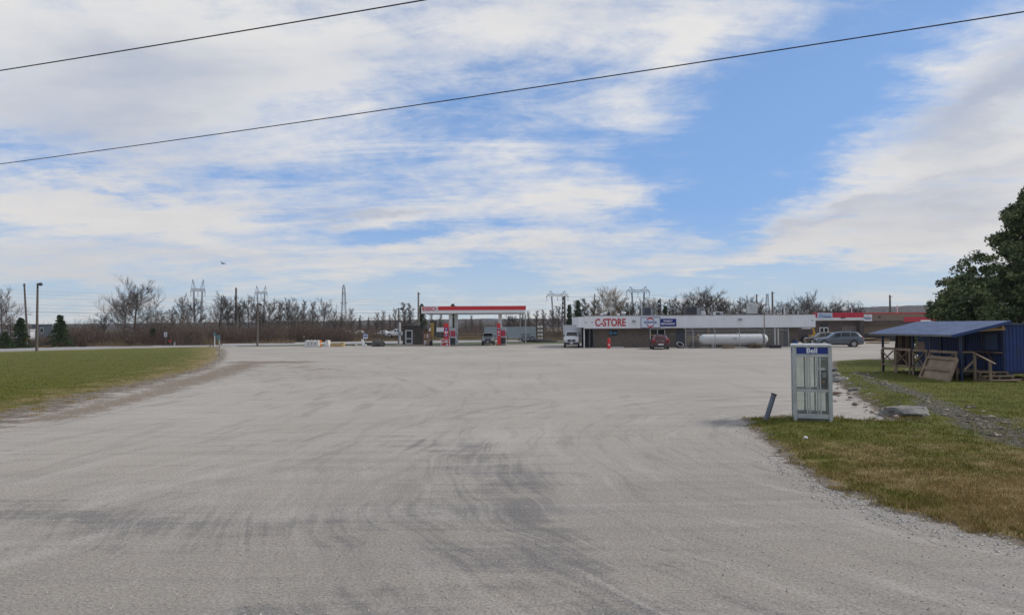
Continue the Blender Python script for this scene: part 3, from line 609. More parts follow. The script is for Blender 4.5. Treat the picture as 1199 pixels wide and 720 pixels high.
for i in range(int((wd+hh)/sp)):
    x = i*sp; a = max(0,x-wd); b_ = min(hh,x); 
    if b_ > a: m.bar((x-a,0,.04+a),(x-b_,0,.04+b_),.007); m.bar((wd-(x-a),.004,.04+a),(wd-(x-b_),.004,.04+b_),.007)
part('wire_mesh', m, steel, t)
# storage bin behind the fence, planter, tyre
p = A(820,403,76.8); t = thing('storage_bin', 'tan plywood storage bin behind the left end of the tank', 'bin', (p.x,76.9,0))
m = MB(); m.bb(-1.35,1.3,-.4,.4,.1,1.28); part('box', m, M('tan_ply',(.30,.24,.15),.8,var=.2), t); m = MB(); m.bb(-1.4,1.35,-.45,.45,1.285,1.36); part('lid', m, lumber, t); m = MB(); m.lathe((-.2,0,1.36),[(.16,0),(.14,.12),(.05,.2)],10); part('knob', m, M('tan_knob',(.42,.33,.2),.8), t)
p = G(796,407.6); t = thing('old_tyre', 'worn black tyre with pale rim leaning by the fence corner', 'tyre', (p.x,p.y,.02), R(-15))
m = MB(); import itertools
def torus(m, c, R0, r0, n=20, k=8, ax='z', sx=1):
    vs = []; fs = []
    for i in range(n):
        for j in range(k):
            a = 2*math.pi*i/n; b = 2*math.pi*j/k; rr = R0+r0*math.cos(b); q = (rr*math.cos(a)*sx, rr*math.sin(a), r0*math.sin(b))
            if ax == 'y': q = (q[0], q[2], q[1])
            if ax == 'x': q = (q[2], q[0], q[1])
            vs.append((c[0]+q[0], c[1]+q[1], c[2]+q[2])); fs.append((i*k+j, ((i+1)%n)*k+j, ((i+1)%n)*k+(j+1)%k, i*k+(j+1)%k))
    m.add(vs, fs); return m
torus(m,(0,0,0),.42,.13); part('tread', m, black, t, smooth=60); m = MB(); torus(m,(0,0,.10),.40,.03); part('rim', m, white, t, smooth=60); t.rotation_euler = (R(40),R(12),0); t.location.z = .32
p = G(853,408.0); t = thing('planter_box', 'low weathered timber planter in front of the tank', 'planter', (p.x,p.y,0))
m = MB(); m.bb(-.62,.62,-.22,.22,.003,.14); m.bb(-.60,.60,-.20,.20,.145,.28); m.bb(-.62,.62,-.22,.22,.285,.40); part('boards', m, lumber, t); m = MB(); m.bb(-.57,.57,-.18,.18,.2,.41); part('soil', m, M('soil',(.06,.045,.03),.95), t)
p = G(908,407.6); t = thing('dark_crate', 'black plastic crate at the fence foot under the two white posts', 'crate', (p.x,p.y,0))
m = MB(); m.bb(-.55,.55,-.3,.3,0,.38); part('body', m, dark, t, bevel=.03); m = MB(); m.bb(-.57,.57,-.32,.32,.32,.375); part('rim', m, M('grey_rim',(.09,.09,.10),.6), t)
p = G(931,404.5); t = thing('recycling_bin', 'blue recycling bin under the roof by the store corner', 'bin', (A(930.5,400,YS+.7).x,YS+.6,0))
m = MB(); m.lathe((0,0,0),[(.20,0),(.26,.62),(.29,.66),(.29,.70)],12); part('bin_body', m, M('bin_blue',(.02,.08,.30),.5), t, smooth=40); m = MB(); m.lathe((0,0,.705),[(.29,0),(.2,.08)],12); part('lid', m, dark, t)
# ================================================================ vehicles
def PAINT(name, col, metal=.2):
    t = NT(name); m_ = t.out(c4(col), .32, Metallic=metal); t.i(t.b,'Coat Weight',.7); t.i(t.b,'Coat Roughness',.05); return m_
def car(name, label, cat, loc, rz, St, paint, belt_trim=None, wheels=(.9,3.9), wr=.36, wins=(), ws=None, rwin=None, lights=(), tails=(), grille_=None, extra=None, group=None, sc=1, lower=None, glassm=None):
    gm_ = glassm or glass
    t = thing(name, label, cat, loc, rz, group); Lx = St[-1][0]/2; S_ = [(s[0]-Lx,)+tuple(s[1:]) for s in St]; t.scale = (sc,sc,sc)
    def ring(s):
        x,hw,zb,zl,hr,zr = s; h = zl-zb; e = min(.07,max(.01,(zr-zl)*.5))
        half = [(0,zb),(hw*.88,zb),(hw*.99,zb+h*.25),(hw,zb+h*.55),(hw*.985,zl-.04),(hw*.955,zl),(hr+.02,zr-e),(hr*.88,zr-.008),(0,zr+.015)]
        return [(x,y,z) for y,z in half]+[(x,-y,z) for y,z in half[-2:0:-1]]
    m = MB(); rings = [ring(s) for s in S_]; n = len(rings[0]); m.v = [v for r_ in rings for v in r_]
    for i in range(len(rings)-1):
        for k in range(n): m.f.append((i*n+k, i*n+(k+1)%n, (i+1)*n+(k+1)%n, (i+1)*n+k)[::-1]); m.m.append(0)
    m.f += [tuple(range(n)), tuple((len(rings)-1)*n+k for k in range(n))[::-1]]; m.m += [0,0]
    body = part('body', m, paint, t, smooth=38)
    def at(x, k):
        for a,b in zip(S_[:-1],S_[1:]):
            if a[0] <= x <= b[0]+1e-6: f = (x-a[0])/(b[0]-a[0]); return Vector(ring(a)[k]).lerp(Vector(ring(b)[k]), f)
        return Vector(ring(S_[-1])[k])
    for (xa,xb,ra,rb) in wins:                   # side glass, both sides
        for sgn in (1,-1):
            q = [at(xa-Lx,5).lerp(at(xa-Lx,6),.10), at(xb-Lx,5).lerp(at(xb-Lx,6),.10), at(xb-Lx-rb,5).lerp(at(xb-Lx-rb,6),.90), at(xa-Lx+ra,5).lerp(at(xa-Lx+ra,6),.90)]
            for v in q: v.y = (v.y+.012)*sgn
            m = MB(); m.add(q+[Vector((v.x,v.y-.02*sgn,v.z)) for v in q], [(0,1,2,3),(7,6,5,4),(0,4,5,1),(1,5,6,2),(2,6,7,3),(3,7,4,0)]); part('window', m, gm_, t)
    for nm,w_ in (('windscreen',ws),('rear_window',rwin)):
        if not w_: continue
        a,b = w_; q = []
        for x,f in ((a-Lx,1),(b-Lx,1)):
            p6 = at(x,7); q.append((p6*1.0, Vector((p6.x,-p6.y,p6.z))))
        o = Vector((-.012 if nm == 'windscreen' else .012,0,.014)); vs = [q[0][0]+o,q[0][1]+o,q[1][1]+o,q[1][0]+o]
        vs = [Vector((v.x,v.y*.97,v.z+.012)) for v in vs]; m = MB(); m.add(vs+[v-o*1.5 for v in vs], [(0,1,2,3),(7,6,5,4),(0,4,5,1),(1,5,6,2),(2,6,7,3),(3,7,4,0)]); part(nm, m, gm_, t)
    for x in wheels:
        for sgn in (1,-1):
            hw = at(x-Lx,3).y; m = MB(); m.tube([(x-Lx,(hw-.10)*sgn,wr+.03),(x-Lx,(hw+.006)*sgn,wr+.03)], wr+.075, 22); part('wheel_arch', m, dark, t)
            m = MB(); m.tube([(x-Lx,(hw-.2)*sgn,wr),(x-Lx,(hw+.012)*sgn,wr),(x-Lx,(hw+.03)*sgn,wr)], [wr,wr,wr-.03], 22); w_ = part('wheel', m, black, t, smooth=40)
            m = MB(); m.tube([(x-Lx,(hw+.02)*sgn,wr),(x-Lx,(hw+.036)*sgn,wr)], wr*.66, 18); part('rim', m, M('alloy',(.5,.5,.51),.3,.8), w_)
            m = MB(); m.tube([(x-Lx,(hw+.037)*sgn,wr),(x-Lx,(hw+.05)*sgn,wr)], .05, 8)
            for k in range(0): a = k*2*math.pi/5; m.bar((x-Lx+.1*math.cos(a),(hw+.038)*sgn,wr+.1*math.sin(a)),(x-Lx+wr*.55*math.cos(a+.28),(hw+.038)*sgn,wr+wr*.55*math.sin(a+.28)),.05,.01)
            part('hub_cap', m, dark, w_)
    hl = M('headlamp',(.75,.76,.78),.1,.2,var=.02); tl = M('tail_lamp',(.50,.012,.015),.2,var=.03)
    for nm,mt,ls in (('headlight',hl,lights),('tail_light',tl,tails)):
        for (x,y,z,dx,dy,dz) in ls:
            for sgn in (1,-1): m = MB(); m.box((x-Lx,y*sgn,z),(dx,dy,dz)); part(nm, m, mt, t, bevel=.03)
    if extra: extra(t, Lx, at)
    return t
SUV = [(0,.62,.42,.72,.50,.80),(.12,.80,.30,.82,.62,.90),(.35,.89,.25,.88,.70,.96),(1.15,.93,.22,.99,.74,1.05),(1.45,.93,.22,1.03,.74,1.11),(2.15,.93,.22,1.06,.66,1.60),(2.6,.93,.22,1.07,.66,1.69),(3.7,.93,.22,1.10,.65,1.70),(4.35,.93,.24,1.14,.63,1.63),(4.72,.91,.30,1.14,.60,1.22),(4.86,.88,.34,1.02,.66,1.10),(4.92,.80,.42,.92,.60,.98)]
def mirrors(x, z, mt=None):
    def f(t, Lx, at):
        for sgn in (1,-1): m = MB(); m.box((x-Lx,sgn*1.0,z),(.12,.2,.15)); part('mirror', m, mt or dark, t, bevel=.03)
    return f
silver_blue = PAINT('grey_blue_paint', (.115,.135,.155), .3)
def ex_suv(t, Lx, at):
    mirrors(1.95,1.08,silver_blue)(t,Lx,at)
    for sgn in (1,-1):
        m = MB(); m.tube([(2.3-Lx,.60*sgn,1.70),(2.6-Lx,.61*sgn,1.76),(3.9-Lx,.60*sgn,1.76),(4.2-Lx,.58*sgn,1.69)], .02, 6); part('roof_rail', m, dark, t)
        for x in (2.95,3.75): m = MB(); p_ = at(x-Lx,4); m.box((p_.x,(p_.y+.008)*sgn,p_.z-.10),(.16,.03,.03)); part('door_handle', m, silver_blue, t)
        m = MB(); p_ = at(2.3-Lx,2); m.bb(1.5-Lx,3.4-Lx,(p_.y-.05)*sgn,(p_.y+.015)*sgn,.24,.33); part('sill_trim', m, dark, t)
    m = MB(); m.bb(-.02-Lx,.06-Lx,-.5,.5,.45,.66); part('grille', m, dark, t)
q = G(978.5,406.0); 
car('parked_suv','grey-blue parked SUV seen from its side in the lot right of the store','car',(q.x+.3,77.2,0),R(-17),SUV,silver_blue,wheels=(.93,3.88),wr=.35,wins=((1.75,2.62,.42,.02),(2.70,3.55,.02,.02),(3.62,4.42,.02,.25)),ws=(1.5,2.12),rwin=(4.38,4.70),lights=((.22,.68,.80,.22,.26,.13),),tails=((4.72,.82,1.0,.2,.16,.22),),extra=ex_suv,sc=1.04)
HAT = [(0,.60,.40,.68,.50,.74),(.25,.82,.25,.82,.66,.88),(1.0,.87,.22,.93,.70,.98),(1.35,.87,.22,.98,.68,1.05),(1.95,.87,.22,1.0,.60,1.50),(2.4,.87,.22,1.02,.60,1.58),(3.5,.87,.24,1.05,.58,1.56),(3.85,.86,.28,1.05,.56,1.34),(4.05,.85,.30,1.02,.62,1.08),(4.15,.80,.36,.92,.60,.97)]
redp = PAINT('dark_red_paint',(.085,.010,.013),.1)
def ex_red(t, Lx, at):
    mirrors(1.8,1.0,redp)(t,Lx,at)
    m = MB(); m.box((4.17-Lx,0,.55),(.06,.56,.13)); part('licence_plate', m, cleanwhite, t)
    m = MB(); m.box((4.12-Lx,0,.36),(.16,1.66,.22)); part('bumper', m, dark, t, bevel=.03)
    m = MB(); m.box((4.115-Lx,0,.88),(.07,.95,.15)); part('tailgate_trim', m, M('silver_trim',(.55,.55,.55),.25,.6), t)
    m = MB(); m.box((4.06-Lx,0,.26),(.1,1.1,.06)); part('skid_plate', m, steel, t)
q = G(777,409.3); car('red_hatchback','dark red hatchback parked tail-on at the restaurant door','car',(q.x,q.y+2.2,0),R(-97),HAT,redp,wheels=(.8,3.3),wr=.33,wins=((1.6,2.35,.38,.02),(2.43,3.2,.02,.1)),ws=(1.4,1.93),rwin=(3.52,4.03),tails=((4.08,.74,.92,.14,.26,.28),),lights=((.12,.58,.68,.15,.28,.12),),extra=ex_red,sc=1.02)
VAN = [(0,.70,.40,.95,.60,1.0),(.15,.85,.30,1.05,.72,1.12),(.8,.90,.25,1.18,.74,1.24),(1.05,.90,.25,1.22,.74,1.30),(1.6,.90,.25,1.25,.68,1.72),(2.2,.90,.25,1.25,.68,1.78),(4.3,.90,.28,1.25,.68,1.76),(4.4,.85,.36,1.2,.66,1.7)]
def ex_van(t, Lx, at):
    mirrors(1.2,1.3)(t,Lx,at)
    m = MB(); m.bb(-.03-Lx,.05-Lx,-.42,.42,.66,.90); part('grille', m, dark, t)
    m = MB(); m.bb(-.08-Lx,.10-Lx,-.84,.84,.30,.62); part('bumper', m, dark, t, bevel=.04)
    m = MB(); m.box((-.10-Lx,0,.52),(.02,.3,.14)); part('licence_plate', m, cleanwhite, t)
q = G(571.2,404.2); car('minivan','small silver-grey van waiting between the two fuel pumps facing the camera','van',(q.x,q.y+2,0),R(90),VAN,M('van_silver',(.33,.34,.35),.3,.2,var=.04,coat=.5),wheels=(.85,3.5),wins=((1.35,2.1,.3,.02),(2.2,3.2,.02,.02)),ws=(1.07,1.58),lights=((-.0,.62,.86,.14,.26,.17),),extra=ex_van,sc=.95)
CAB = [(0,.78,.50,1.12,.66,1.18),(.12,.92,.40,1.22,.78,1.28),(.85,.98,.35,1.36,.84,1.42),(1.0,.98,.35,1.40,.84,1.48),(1.45,.98,.35,1.42,.78,2.02),(1.7,.98,.35,1.42,.76,2.12),(2.5,.98,.35,1.42,.76,2.12),(2.6,.96,.4,1.4,.74,2.08)]
def ex_cab(t, Lx, at):
    mirrors(1.05,1.55)(t,Lx,at)
    m = MB(); m.bb(-.04-Lx,.06-Lx,-.50,.50,.78,1.06); g_ = part('grille', m, dark, t)
    m = MB(); m.box((-.05-Lx,0,.93),(.02,.22,.09)); part('emblem', m, chrome, g_)
    m = MB(); m.bb(-.14-Lx,.06-Lx,-.94,.94,.42,.70); part('bumper', m, M('black_bumper',(.04,.04,.04),.5), t, bevel=.04)
    m = MB(); m.box((-.155-Lx,0,.58),(.02,.34,.17)); part('licence_plate', m, cleanwhite, t)
    for sgn in (1,-1): m = MB(); m.box((.02-Lx,.86*sgn,.92),(.12,.12,.2)); part('indicator', m, M('amber_lamp',(.7,.25,.03),.3), t)
    m = MB(); m.bb(2.5-Lx,6.4-Lx,-1.18,1.18,.72,2.92); bx_ = part('cargo_box', m, M('box_white',(.60,.61,.63),.4,.1,var=.05), t, bevel=.02)
    m = MB()
    for i in range(14):
        x = 2.62-Lx+i*.27
        for sgn in (1,-1): m.bb(x,x+.05,1.181*sgn,1.205*sgn,.8,2.85)
    for i in range(7): y = -1.0+i*.33; m.bb(2.47-Lx,2.498-Lx,y,y+.04,2.1,2.85)
    part('ribs', m, M('rib_alu',(.5,.51,.53),.35,.4), bx_)
    m = MB(); m.bb(2.48-Lx,2.497-Lx,-1.18,1.18,2.80,2.9); part('top_rail', m, steel, bx_)
q = G(668.4,407.2); car('box_truck','white cube truck with ribbed silver box parked at the left end of the store','truck',(q.x+.25,q.y+1.2,0),R(82),CAB,cleanwhite,wheels=(.75,),wr=.37,wins=((1.2,2.2,.3,.02),),ws=(1.02,1.43),lights=((.0,.70,.94,.1,.26,.24),),extra=ex_cab,sc=.93)
m = None
# ================================================================ fuel station
YC = 90.0
def cx_(px, Y=YC): return A(px,380,Y).x
def cz_(px,py,Y=YC): return A(px,py,Y).z
c0, c1 = cx_(493.3), cx_(615.5); zt, zb = 5.36, 4.40
t = thing('fuel_canopy', 'white fuel station canopy with a red stripe reading ESSO over two pumps', 'canopy', ((c0+c1)/2,YC+3.5,0))
m = MB(); m.bb(c0,c1,YC,YC+7.5,zb,zt); can = part('deck', m, cleanwhite, t, True)
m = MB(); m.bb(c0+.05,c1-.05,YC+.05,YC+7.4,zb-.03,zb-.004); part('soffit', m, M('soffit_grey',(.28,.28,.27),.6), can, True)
m = MB(); m.bb(cx_(513),c1+.02,YC-.05,YC-.004,zb+.42,zt-.02); part('red_stripe', m, red, can, True)
m = MB(); m.bb(c1+.004,c1+.05,YC+.1,YC+7.5,zb+.46,zt); part('red_end_stripe', m, M('deep_red',(.42,.02,.03),.4), can, True)
m = MB(); m.bb(cx_(494.6),cx_(512.4),YC-.04,YC-.004,zb+.34,zt-.06); sg = part('canopy_sign', m, M('sign_plain',(.68,.70,.74),.4,var=.02), can, True)
letters('ESSO', .72, (cx_(502.6),YC-.05,cz_(502.6,361.7)), red, sg, .01, .022, 1.16)
for px,yy in ((526.6,1.2),(532.2,2.6),(585.4,1.6)):
    m = MB(); m.bb(cx_(px)-.24,cx_(px)+.24,YC+yy,YC+yy+.3,.12,zb-.031); part('column', m, white, t, True)
m = MB(); m.bb(cx_(525.8),cx_(533.4),YC+1.15,YC+1.9,2.05,2.45); part('column_collar', m, grey, t, True)
for px in (609,615.2): m = MB(); m.tube([(cx_(px,YC+6.5),YC+6.5,0),(cx_(px,YC+6.5),YC+6.5,zb-.032)], .09, 8); part('thin_post', m, grey, t, True)
def island(px0,px1,label):
    a,b = cx_(px0),cx_(px1); t = thing('pump_island', label, 'kerb island', ((a+b)/2,YC+1.6,0)); m = MB(); w = (b-a)/2; m.bb(-w,w,-.9,.9,0,.13); part('kerb', m, conc, t, bevel=.03)
    m = MB(); m.bb(-w-.004,-w+.35,-.904,.904,.002,.134); part('yellow_nose', m, yellowp, t); return t
island(516,536,'concrete pump island under the left canopy columns'); island(580,594,'concrete pump island under the right canopy column')
def pillar(px, w_px, label, yy=.2):
    a = cx_(px,YC+yy); w = w_px*YC/780/2; t = thing('pump_pillar', label, 'price pillar', (a,YC+yy,.131)); h = 2.9
    m = MB(); m.bb(-w,w,-.16,.16,0,h); part('panel', m, red, t, bevel=.02)
    for z,c_ in ((h-.72,navy),(h-1.18,cleanwhite),(h-1.62,navy)):
        m = MB(); m.tube([(0,-.175,z),(0,-.162,z)], w*.62, 16); d = part('disc', m, c_, t)
        m = MB(); m.box((0,-.182,z),(w*.5,.01,.16)); part('disc_mark', m, cleanwhite if c_ is navy else red, d)
    m = MB(); m.box((0,-.166,h-.95),(w*1.9,.01,.08)); part('dark_band', m, navy, t); return t
pillar(522.6,5.6,'red pump pillar with blue discs beside the left pump'); pillar(584.0,3.9,'red pump pillar with blue discs beside the right pump')
def pump(px, label, yy=.5):
    a = cx_(px,YC+yy); t = thing('fuel_pump', label, 'fuel pump', (a,YC+yy,.131)); w = .40
    m = MB(); m.bb(-w,w,-.3,.3,0,1.0); m.bb(-w,w,-.26,.26,1.002,2.0); m.bb(-w-.05,w+.05,-.34,.34,2.002,2.25); part('cabinet', m, M('pump_grey',(.45,.45,.46),.45,var=.1), t, bevel=.02)
    m = MB(); m.bb(-w+.10,w-.08,-.275,-.262,1.12,1.9); part('display', m, M('pump_red_poster',(.38,.02,.06),.3,var=.2), t)
    m = MB(); m.bb(-w+.05,w-.05,-.315,-.302,.08,.95); part('lower_panel', m, dark, t)
    for s_ in (-1,1):
        m = MB(); m.tube([(s_*(w+.03),-.1,1.5),(s_*(w+.22),-.2,1.2),(s_*(w+.25),-.2,.6),(s_*(w+.06),-.1,.35)], .022, 6); part('hose', m, black, t, smooth=60)
        m = MB(); m.box((s_*(w+.04),-.12,1.45),(.10,.12,.32)); part('nozzle', m, dark, t)
    return t
pump(530.3,'grey fuel pump with a red screen under the left columns'); pump(589.0,'grey fuel pump at the right column beside the waiting van',.8)
t = thing('flower_rack', 'red and white windscreen-fluid rack at the foot of the left pump pillar', 'rack', (cx_(521.5,YC-.6),YC-.6,0)); t.name = 'display_rack'
w = .58; m = MB()
for x in (-w,w):
    for y in (-.25,.25): m.bar((x,y,0),(x,y,.92),.04)
for z in (.08,.5,.92): m.bb(-w+.021,w-.021,-.25,.25,z-.015,z+.015)
part('frame', m, cleanwhite, t)
rr = random.Random(2)
for i in range(2):
    for k in range(5):
        x = -.44+k*.22; z = .095+i*.42; m = MB(); m.lathe((x,-.08,z),[(.085,0),(.09,.2),(.06,.27),(.03,.30)],8); part('jug', m, rr.choice([red,cleanwhite,M('pink_fluid',(.6,.15,.2),.3)]), t, smooth=50)
# cylinder cage, kiosk
t = thing('cylinder_cage', 'orange-red gas cylinder cage between the kiosk and the left pump', 'cage', (cx_(500.6,93.5),93.5,0))
m = MB(); w = .52
for x in (-w,-.17,.17,w):
    for y in (-.3,.3): m.bar((x,y,0),(x,y,1.9),.04)
for z in (.05,.95,1.9): 
    for y in (-.3,.3): m.bb(-w,w,y-.018,y+.018,z-.02,z+.02)
m.bb(-w,w,-.28,.28,1.93,1.96); part('cage', m, M('rusty_orange',(.36,.12,.05),.7,var=.2), t)
for i in range(2):
    for k in range(3): m = MB(); m.lathe((-.34+k*.34,0,.08+i*.93),[(.12,0),(.145,.05),(.145,.5),(.09,.6),(.05,.68)],10); part('gas_cylinder', m, M('cyl_tan',(.5,.33,.2),.5) if (i+k)%2 else cleanwhite, t, smooth=50)
t = thing('cart', 'dark hand cart standing right of the gas cylinder cage', 'cart', (cx_(504.5,93),93.0,0)); t.name = 'hand_cart'
m = MB(); m.bb(-.22,.22,-.25,.25,.3,.7); part('tub', m, dark, t, bevel=.03); m = MB(); m.bar((.2,0,.6),(.34,0,1.0),.03); part('handle', m, steel, t)
for s_ in (-1,1): m = MB(); m.tube([(0,s_*.27,.2),(0,s_*.32,.2)], .2, 14); part('wheel', m, black, t)
YK = 94.5; k0, k1 = cx_(471.5,YK), cx_(494.6,YK); t = thing('kiosk', 'small dark brown kiosk with a white framed glass door left of the canopy', 'kiosk', ((k0+k1)/2,YK+1.4,0))
kb = NT('kiosk_siding'); v = kb.obj(); KB = kb.out(kb.mix(kb.ramp(kb.noise(v,1.2,5),.3,.7),(.075,.06,.05,1),(.11,.09,.075,1)),.85)
m = MB()
m.bb(k0+.1,k1-.1,YK,YK+2.8,.12,2.5)
for i in range(12): z = .2+i*.19; m.bb(k0+.09,k1-.09,YK-.02,YK-.003,z,z+.16)
part('wall', m, KB, t, True)
m = MB(); m.bb(k0-.1,k1+.1,YK-.25,YK+3,2.52,2.78); part('roof', m, M('dark_roof',(.035,.035,.035),.7), t, True)
m = MB(); m.bb(k0-.02,k0+.10,YK-.035,YK+2.8,.12,2.5); part('dark_corner', m, M('kiosk_blue_dark',(.03,.035,.05),.7), t, True)
window(cx_(474.8,YK),cx_(483,YK),.18,2.15,YK-.022,t,white,glass,name='door',fr=.12,tr=.95)
p = G(483,404.6); t = thing('kerb_island', 'sandy concrete kerb island under the brown kiosk', 'kerb island', (cx_(481,93.6),93.4,0))
m = MB(); m.bb(-2.4,2.2,-.5,4.5,0,.11); part('kerb', m, M('tan_kerb',(.42,.32,.2),.85,var=.15), t, bevel=.03)
m = MB(); m.bb(-2.2,2.0,-.3,4.3,.112,.116); part('top_slab', m, conc, t)
p = G(468,403.5); t = thing('white_post', 'white square post with a small box left of the brown kiosk', 'post', p)
m = MB(); m.bb(-.12,.12,-.12,.12,0,3.25); part('post', m, white, t); m = MB(); m.bb(-.26,.30,-.16,.16,1.35,1.95); part('meter_box', m, M('box_grey',(.38,.4,.42),.5), t, bevel=.02)
# barriers and blocks at the lot edge ---------------------------
def barrier(px, label, mt, wid=.5, first=None, h=.88, rz=0, cat='concrete block'):
    p = G(px,406.2); t = thing('concrete_block', label, cat, p, rz, 'blocks along the lot edge'); w = wid/2
    m = MB(); m.prism([(-w,0),(w,0),(w,.16),(w*.72,.30),(w*.6,h),(-w*.6,h),(-w*.72,.30),(-w,.16)], 0, 1.1); part('body', m, mt, t, bevel=.02)
    m = MB(); m.tube([(0,.3,h-.01),(0,.3,h+.06),(0,.55,h+.06),(0,.55,h-.01)], .018, 6); part('lifting_loop', m, steel, t); return t
whc = M('whitewashed_concrete',(.66,.65,.61),.8,var=.08,dirt=(.42,.40,.36))
barrier(358.8,'leftmost of the three touching whitewashed concrete blocks by the road',whc,.55,rz=R(6)); barrier(363.0,'middle of the three touching whitewashed concrete blocks by the road',whc,.5,rz=R(3)); barrier(366.6,'right one of the three touching whitewashed concrete blocks by the road',whc,.5)
barrier(371.2,'single whitewashed block just left of the orange drum',whc,.58); barrier(382.6,'whitewashed block standing alone right of the orange drum',whc,.62)
def drum(px,py,label,mt,r=.22,h=.9,cat='drum'):
    p = G(px,py); t = thing('traffic_drum', label, cat, p); m = MB(); m.lathe((0,0,0),[(r*1.15,0),(r*1.15,.05),(r,.06),(r*.9,h*.98),(r*.5,h)],12); part('body', m, mt, t, smooth=40)
    m = MB(); m.lathe((0,0,h*.45),[(r*1.0,0),(r*.98,h*.14)],12); part('band', m, cleanwhite, t); return t
drum(374.8,406.0,'orange traffic drum between two whitewashed blocks',orange)
t = thing('kerb_block', 'long ochre painted concrete block on the kerb right of the white ones', 'concrete block', G(394.5,405.9)); m = MB(); m.prism([(-.35,0),(.35,0),(.28,.50),(-.28,.50)], -.75, .75, 'x'); part('body', m, yellowp, t, bevel=.03)
m = MB(); m.bb(-.45,-.35,-.1,.1,.5,.56); part('lifting_loop', m, steel, t)
t = thing('kerb_block', 'short bright ochre block at the right end of the long ochre one', 'concrete block', G(401,405.9)); m = MB(); m.prism([(-.35,0),(.35,0),(.28,.56),(-.28,.56)], -.22, .26, 'x'); part('body', m, M('bright_ochre',(.50,.36,.16),.7), t, bevel=.03)
m = MB(); m.bb(-.05,.05,-.1,.1,.56,.6); part('lifting_loop', m, steel, t)
t = thing('boulder', 'large rounded dark grey boulder at the edge of the fuel station lot', 'boulder', G(443,405.6)); m = MB(); m.blob((0,0,.35),(.85,.6,.62),3,3,.18); part('stone', m, M('dark_boulder',(.09,.085,.08),.9,var=.3,bump=.02), t, smooth=60)
t = thing('pale_rock', 'pale little rock left of the white leaning slab', 'rock', G(416.8,405.5)); m = MB(); m.blob((0,0,.1),(.2,.2,.18),5,2,.2); part('stone', m, conc, t)
t = thing('leaning_slab', 'white leaning slab on a foot left of the dark boulder', 'slab', G(425.5,405.5)); m = MB(); m.box((-.08,0,.62),(.30,.15,.72),0,0,R(-14)); part('slab', m, cleanwhite, t, bevel=.03); m = MB(); m.bb(-.15,.42,-.25,.25,0,.28); part('foot', m, white, t, bevel=.04)
t = thing('trough', 'low dark trough between the white slab and the boulder', 'trough', G(431.5,404.6)); m = MB(); m.bb(-.5,.5,-.3,.3,0,.42); part('body', m, M('dark_trough',(.05,.05,.045),.8), t, bevel=.04); m = MB(); m.bb(-.45,.45,-.25,.25,.42,.44); part('soil', m, M('soil2',(.07,.06,.04),.9), t)
t = thing('low_rail', 'low dark kerb rail left of the pale rock', 'rail', G(409,405.4)); m = MB(); m.bar((-.8,0,.22),(.7,0,.22),.09); part('rail', m, dark, t)
for x in (-.6,.5): m = MB(); m.bar((x,0,0),(x,0,.18),.07); part('foot', m, dark, t)
# road signs and small posts ------------------------------------
def board(px, ytop, ybase, wpx, hpx, label, mt, D, pmat=None, cat='road sign', diamond=False, lean=0, marks=None, back=None):
    p = A(px, ybase, D); z0 = 0; s_ = D/780; zt_ = A(px,ytop,D).z; w = wpx*s_/2; h = hpx*s_
    t = thing('road_sign', label, cat, (p.x,D,z0), 0); pm = pmat or steel
    m = MB(); m.bar((0,0,0),(lean,0,zt_-h*.15),.09); part('post', m, pm, t)
    m = MB(); zc_ = zt_-h/2
    if diamond: m.add([(lean-w,-.06,zc_),(lean,-.06,zc_-h/2),(lean+w,-.06,zc_),(lean,-.06,zc_+h/2),(lean-w,-.048,zc_),(lean,-.048,zc_-h/2),(lean+w,-.048,zc_),(lean,-.048,zc_+h/2)],[(0,1,2,3),(7,6,5,4),(0,4,5,1),(1,5,6,2),(2,6,7,3),(3,7,4,0)])
    else: m.bb(lean-w,lean+w,-.062,-.048,zt_-h,zt_)
    pl = part('sign_plate', m, mt, t)
    if marks: 
        for (x0,x1,z0_,z1,mm) in marks: m = MB(); m.bb(lean+x0*w,lean+x1*w,-.07,-.0625,zt_-h*z1,zt_-h*z0_); part('marking', m, mm, pl)
    return t
wsg = M('sign_white2',(.70,.70,.72),.45); osg = M('sign_orange',(.62,.24,.03),.5); tsg = M('sign_teal',(.12,.22,.24),.5)
board(194,389,400.5,3.4,5.2,'small white route sign on a post before the red-brown brush',wsg,101,woodpole,marks=((-.5,.5,.25,.42,dark),(-.5,.5,.58,.75,dark)))
board(251.3,389,406.5,3.2,4.4,'teal road sign on the taller white post at the grass tip',tsg,92,white)
board(258.2,392.2,417,4.4,5.6,'faded teal sign on a leaning post at the edge of the left grass',tsg,60,M('weathered_post',(.35,.34,.30),.8),lean=-.18)
board(327,386.5,399.5,3.6,4.6,'large orange construction sign on a white post in the brush',osg,122,white)
board(137.8,395,402.5,2.2,2.8,'small orange diamond sign low in the dry grass at left',osg,103,woodpole,diamond=True)
board(31.5,396,405,2.8,3.4,'orange diamond sign on a thin post beside the left lamp pole',osg,92,steel,diamond=True)
board(288,394,401,2.2,2.8,'tiny orange sign left of the second lamp pole',osg,120,woodpole,diamond=True)
board(356,393,400,1.6,2.2,'tiny yellow marker sign above the concrete blocks',yellowp,122,woodpole)
board(199.4,398,403,2.6,2.2,'low red marker plate at the far road edge',red,100,woodpole)
board(428,390.2,402.5,5.4,6.2,'blue and white notice board left of the boulder',wsg,107,grey,cat='notice board',marks=((-1,1,.0,.18,navy),(-.7,-.2,.4,.7,navy),(-.1,.3,.4,.7,navy),(.4,.8,.4,.7,navy)))
drum(204.5,404.5,'little white marker post at the far road edge',cleanwhite,.1,.6,'marker'); 
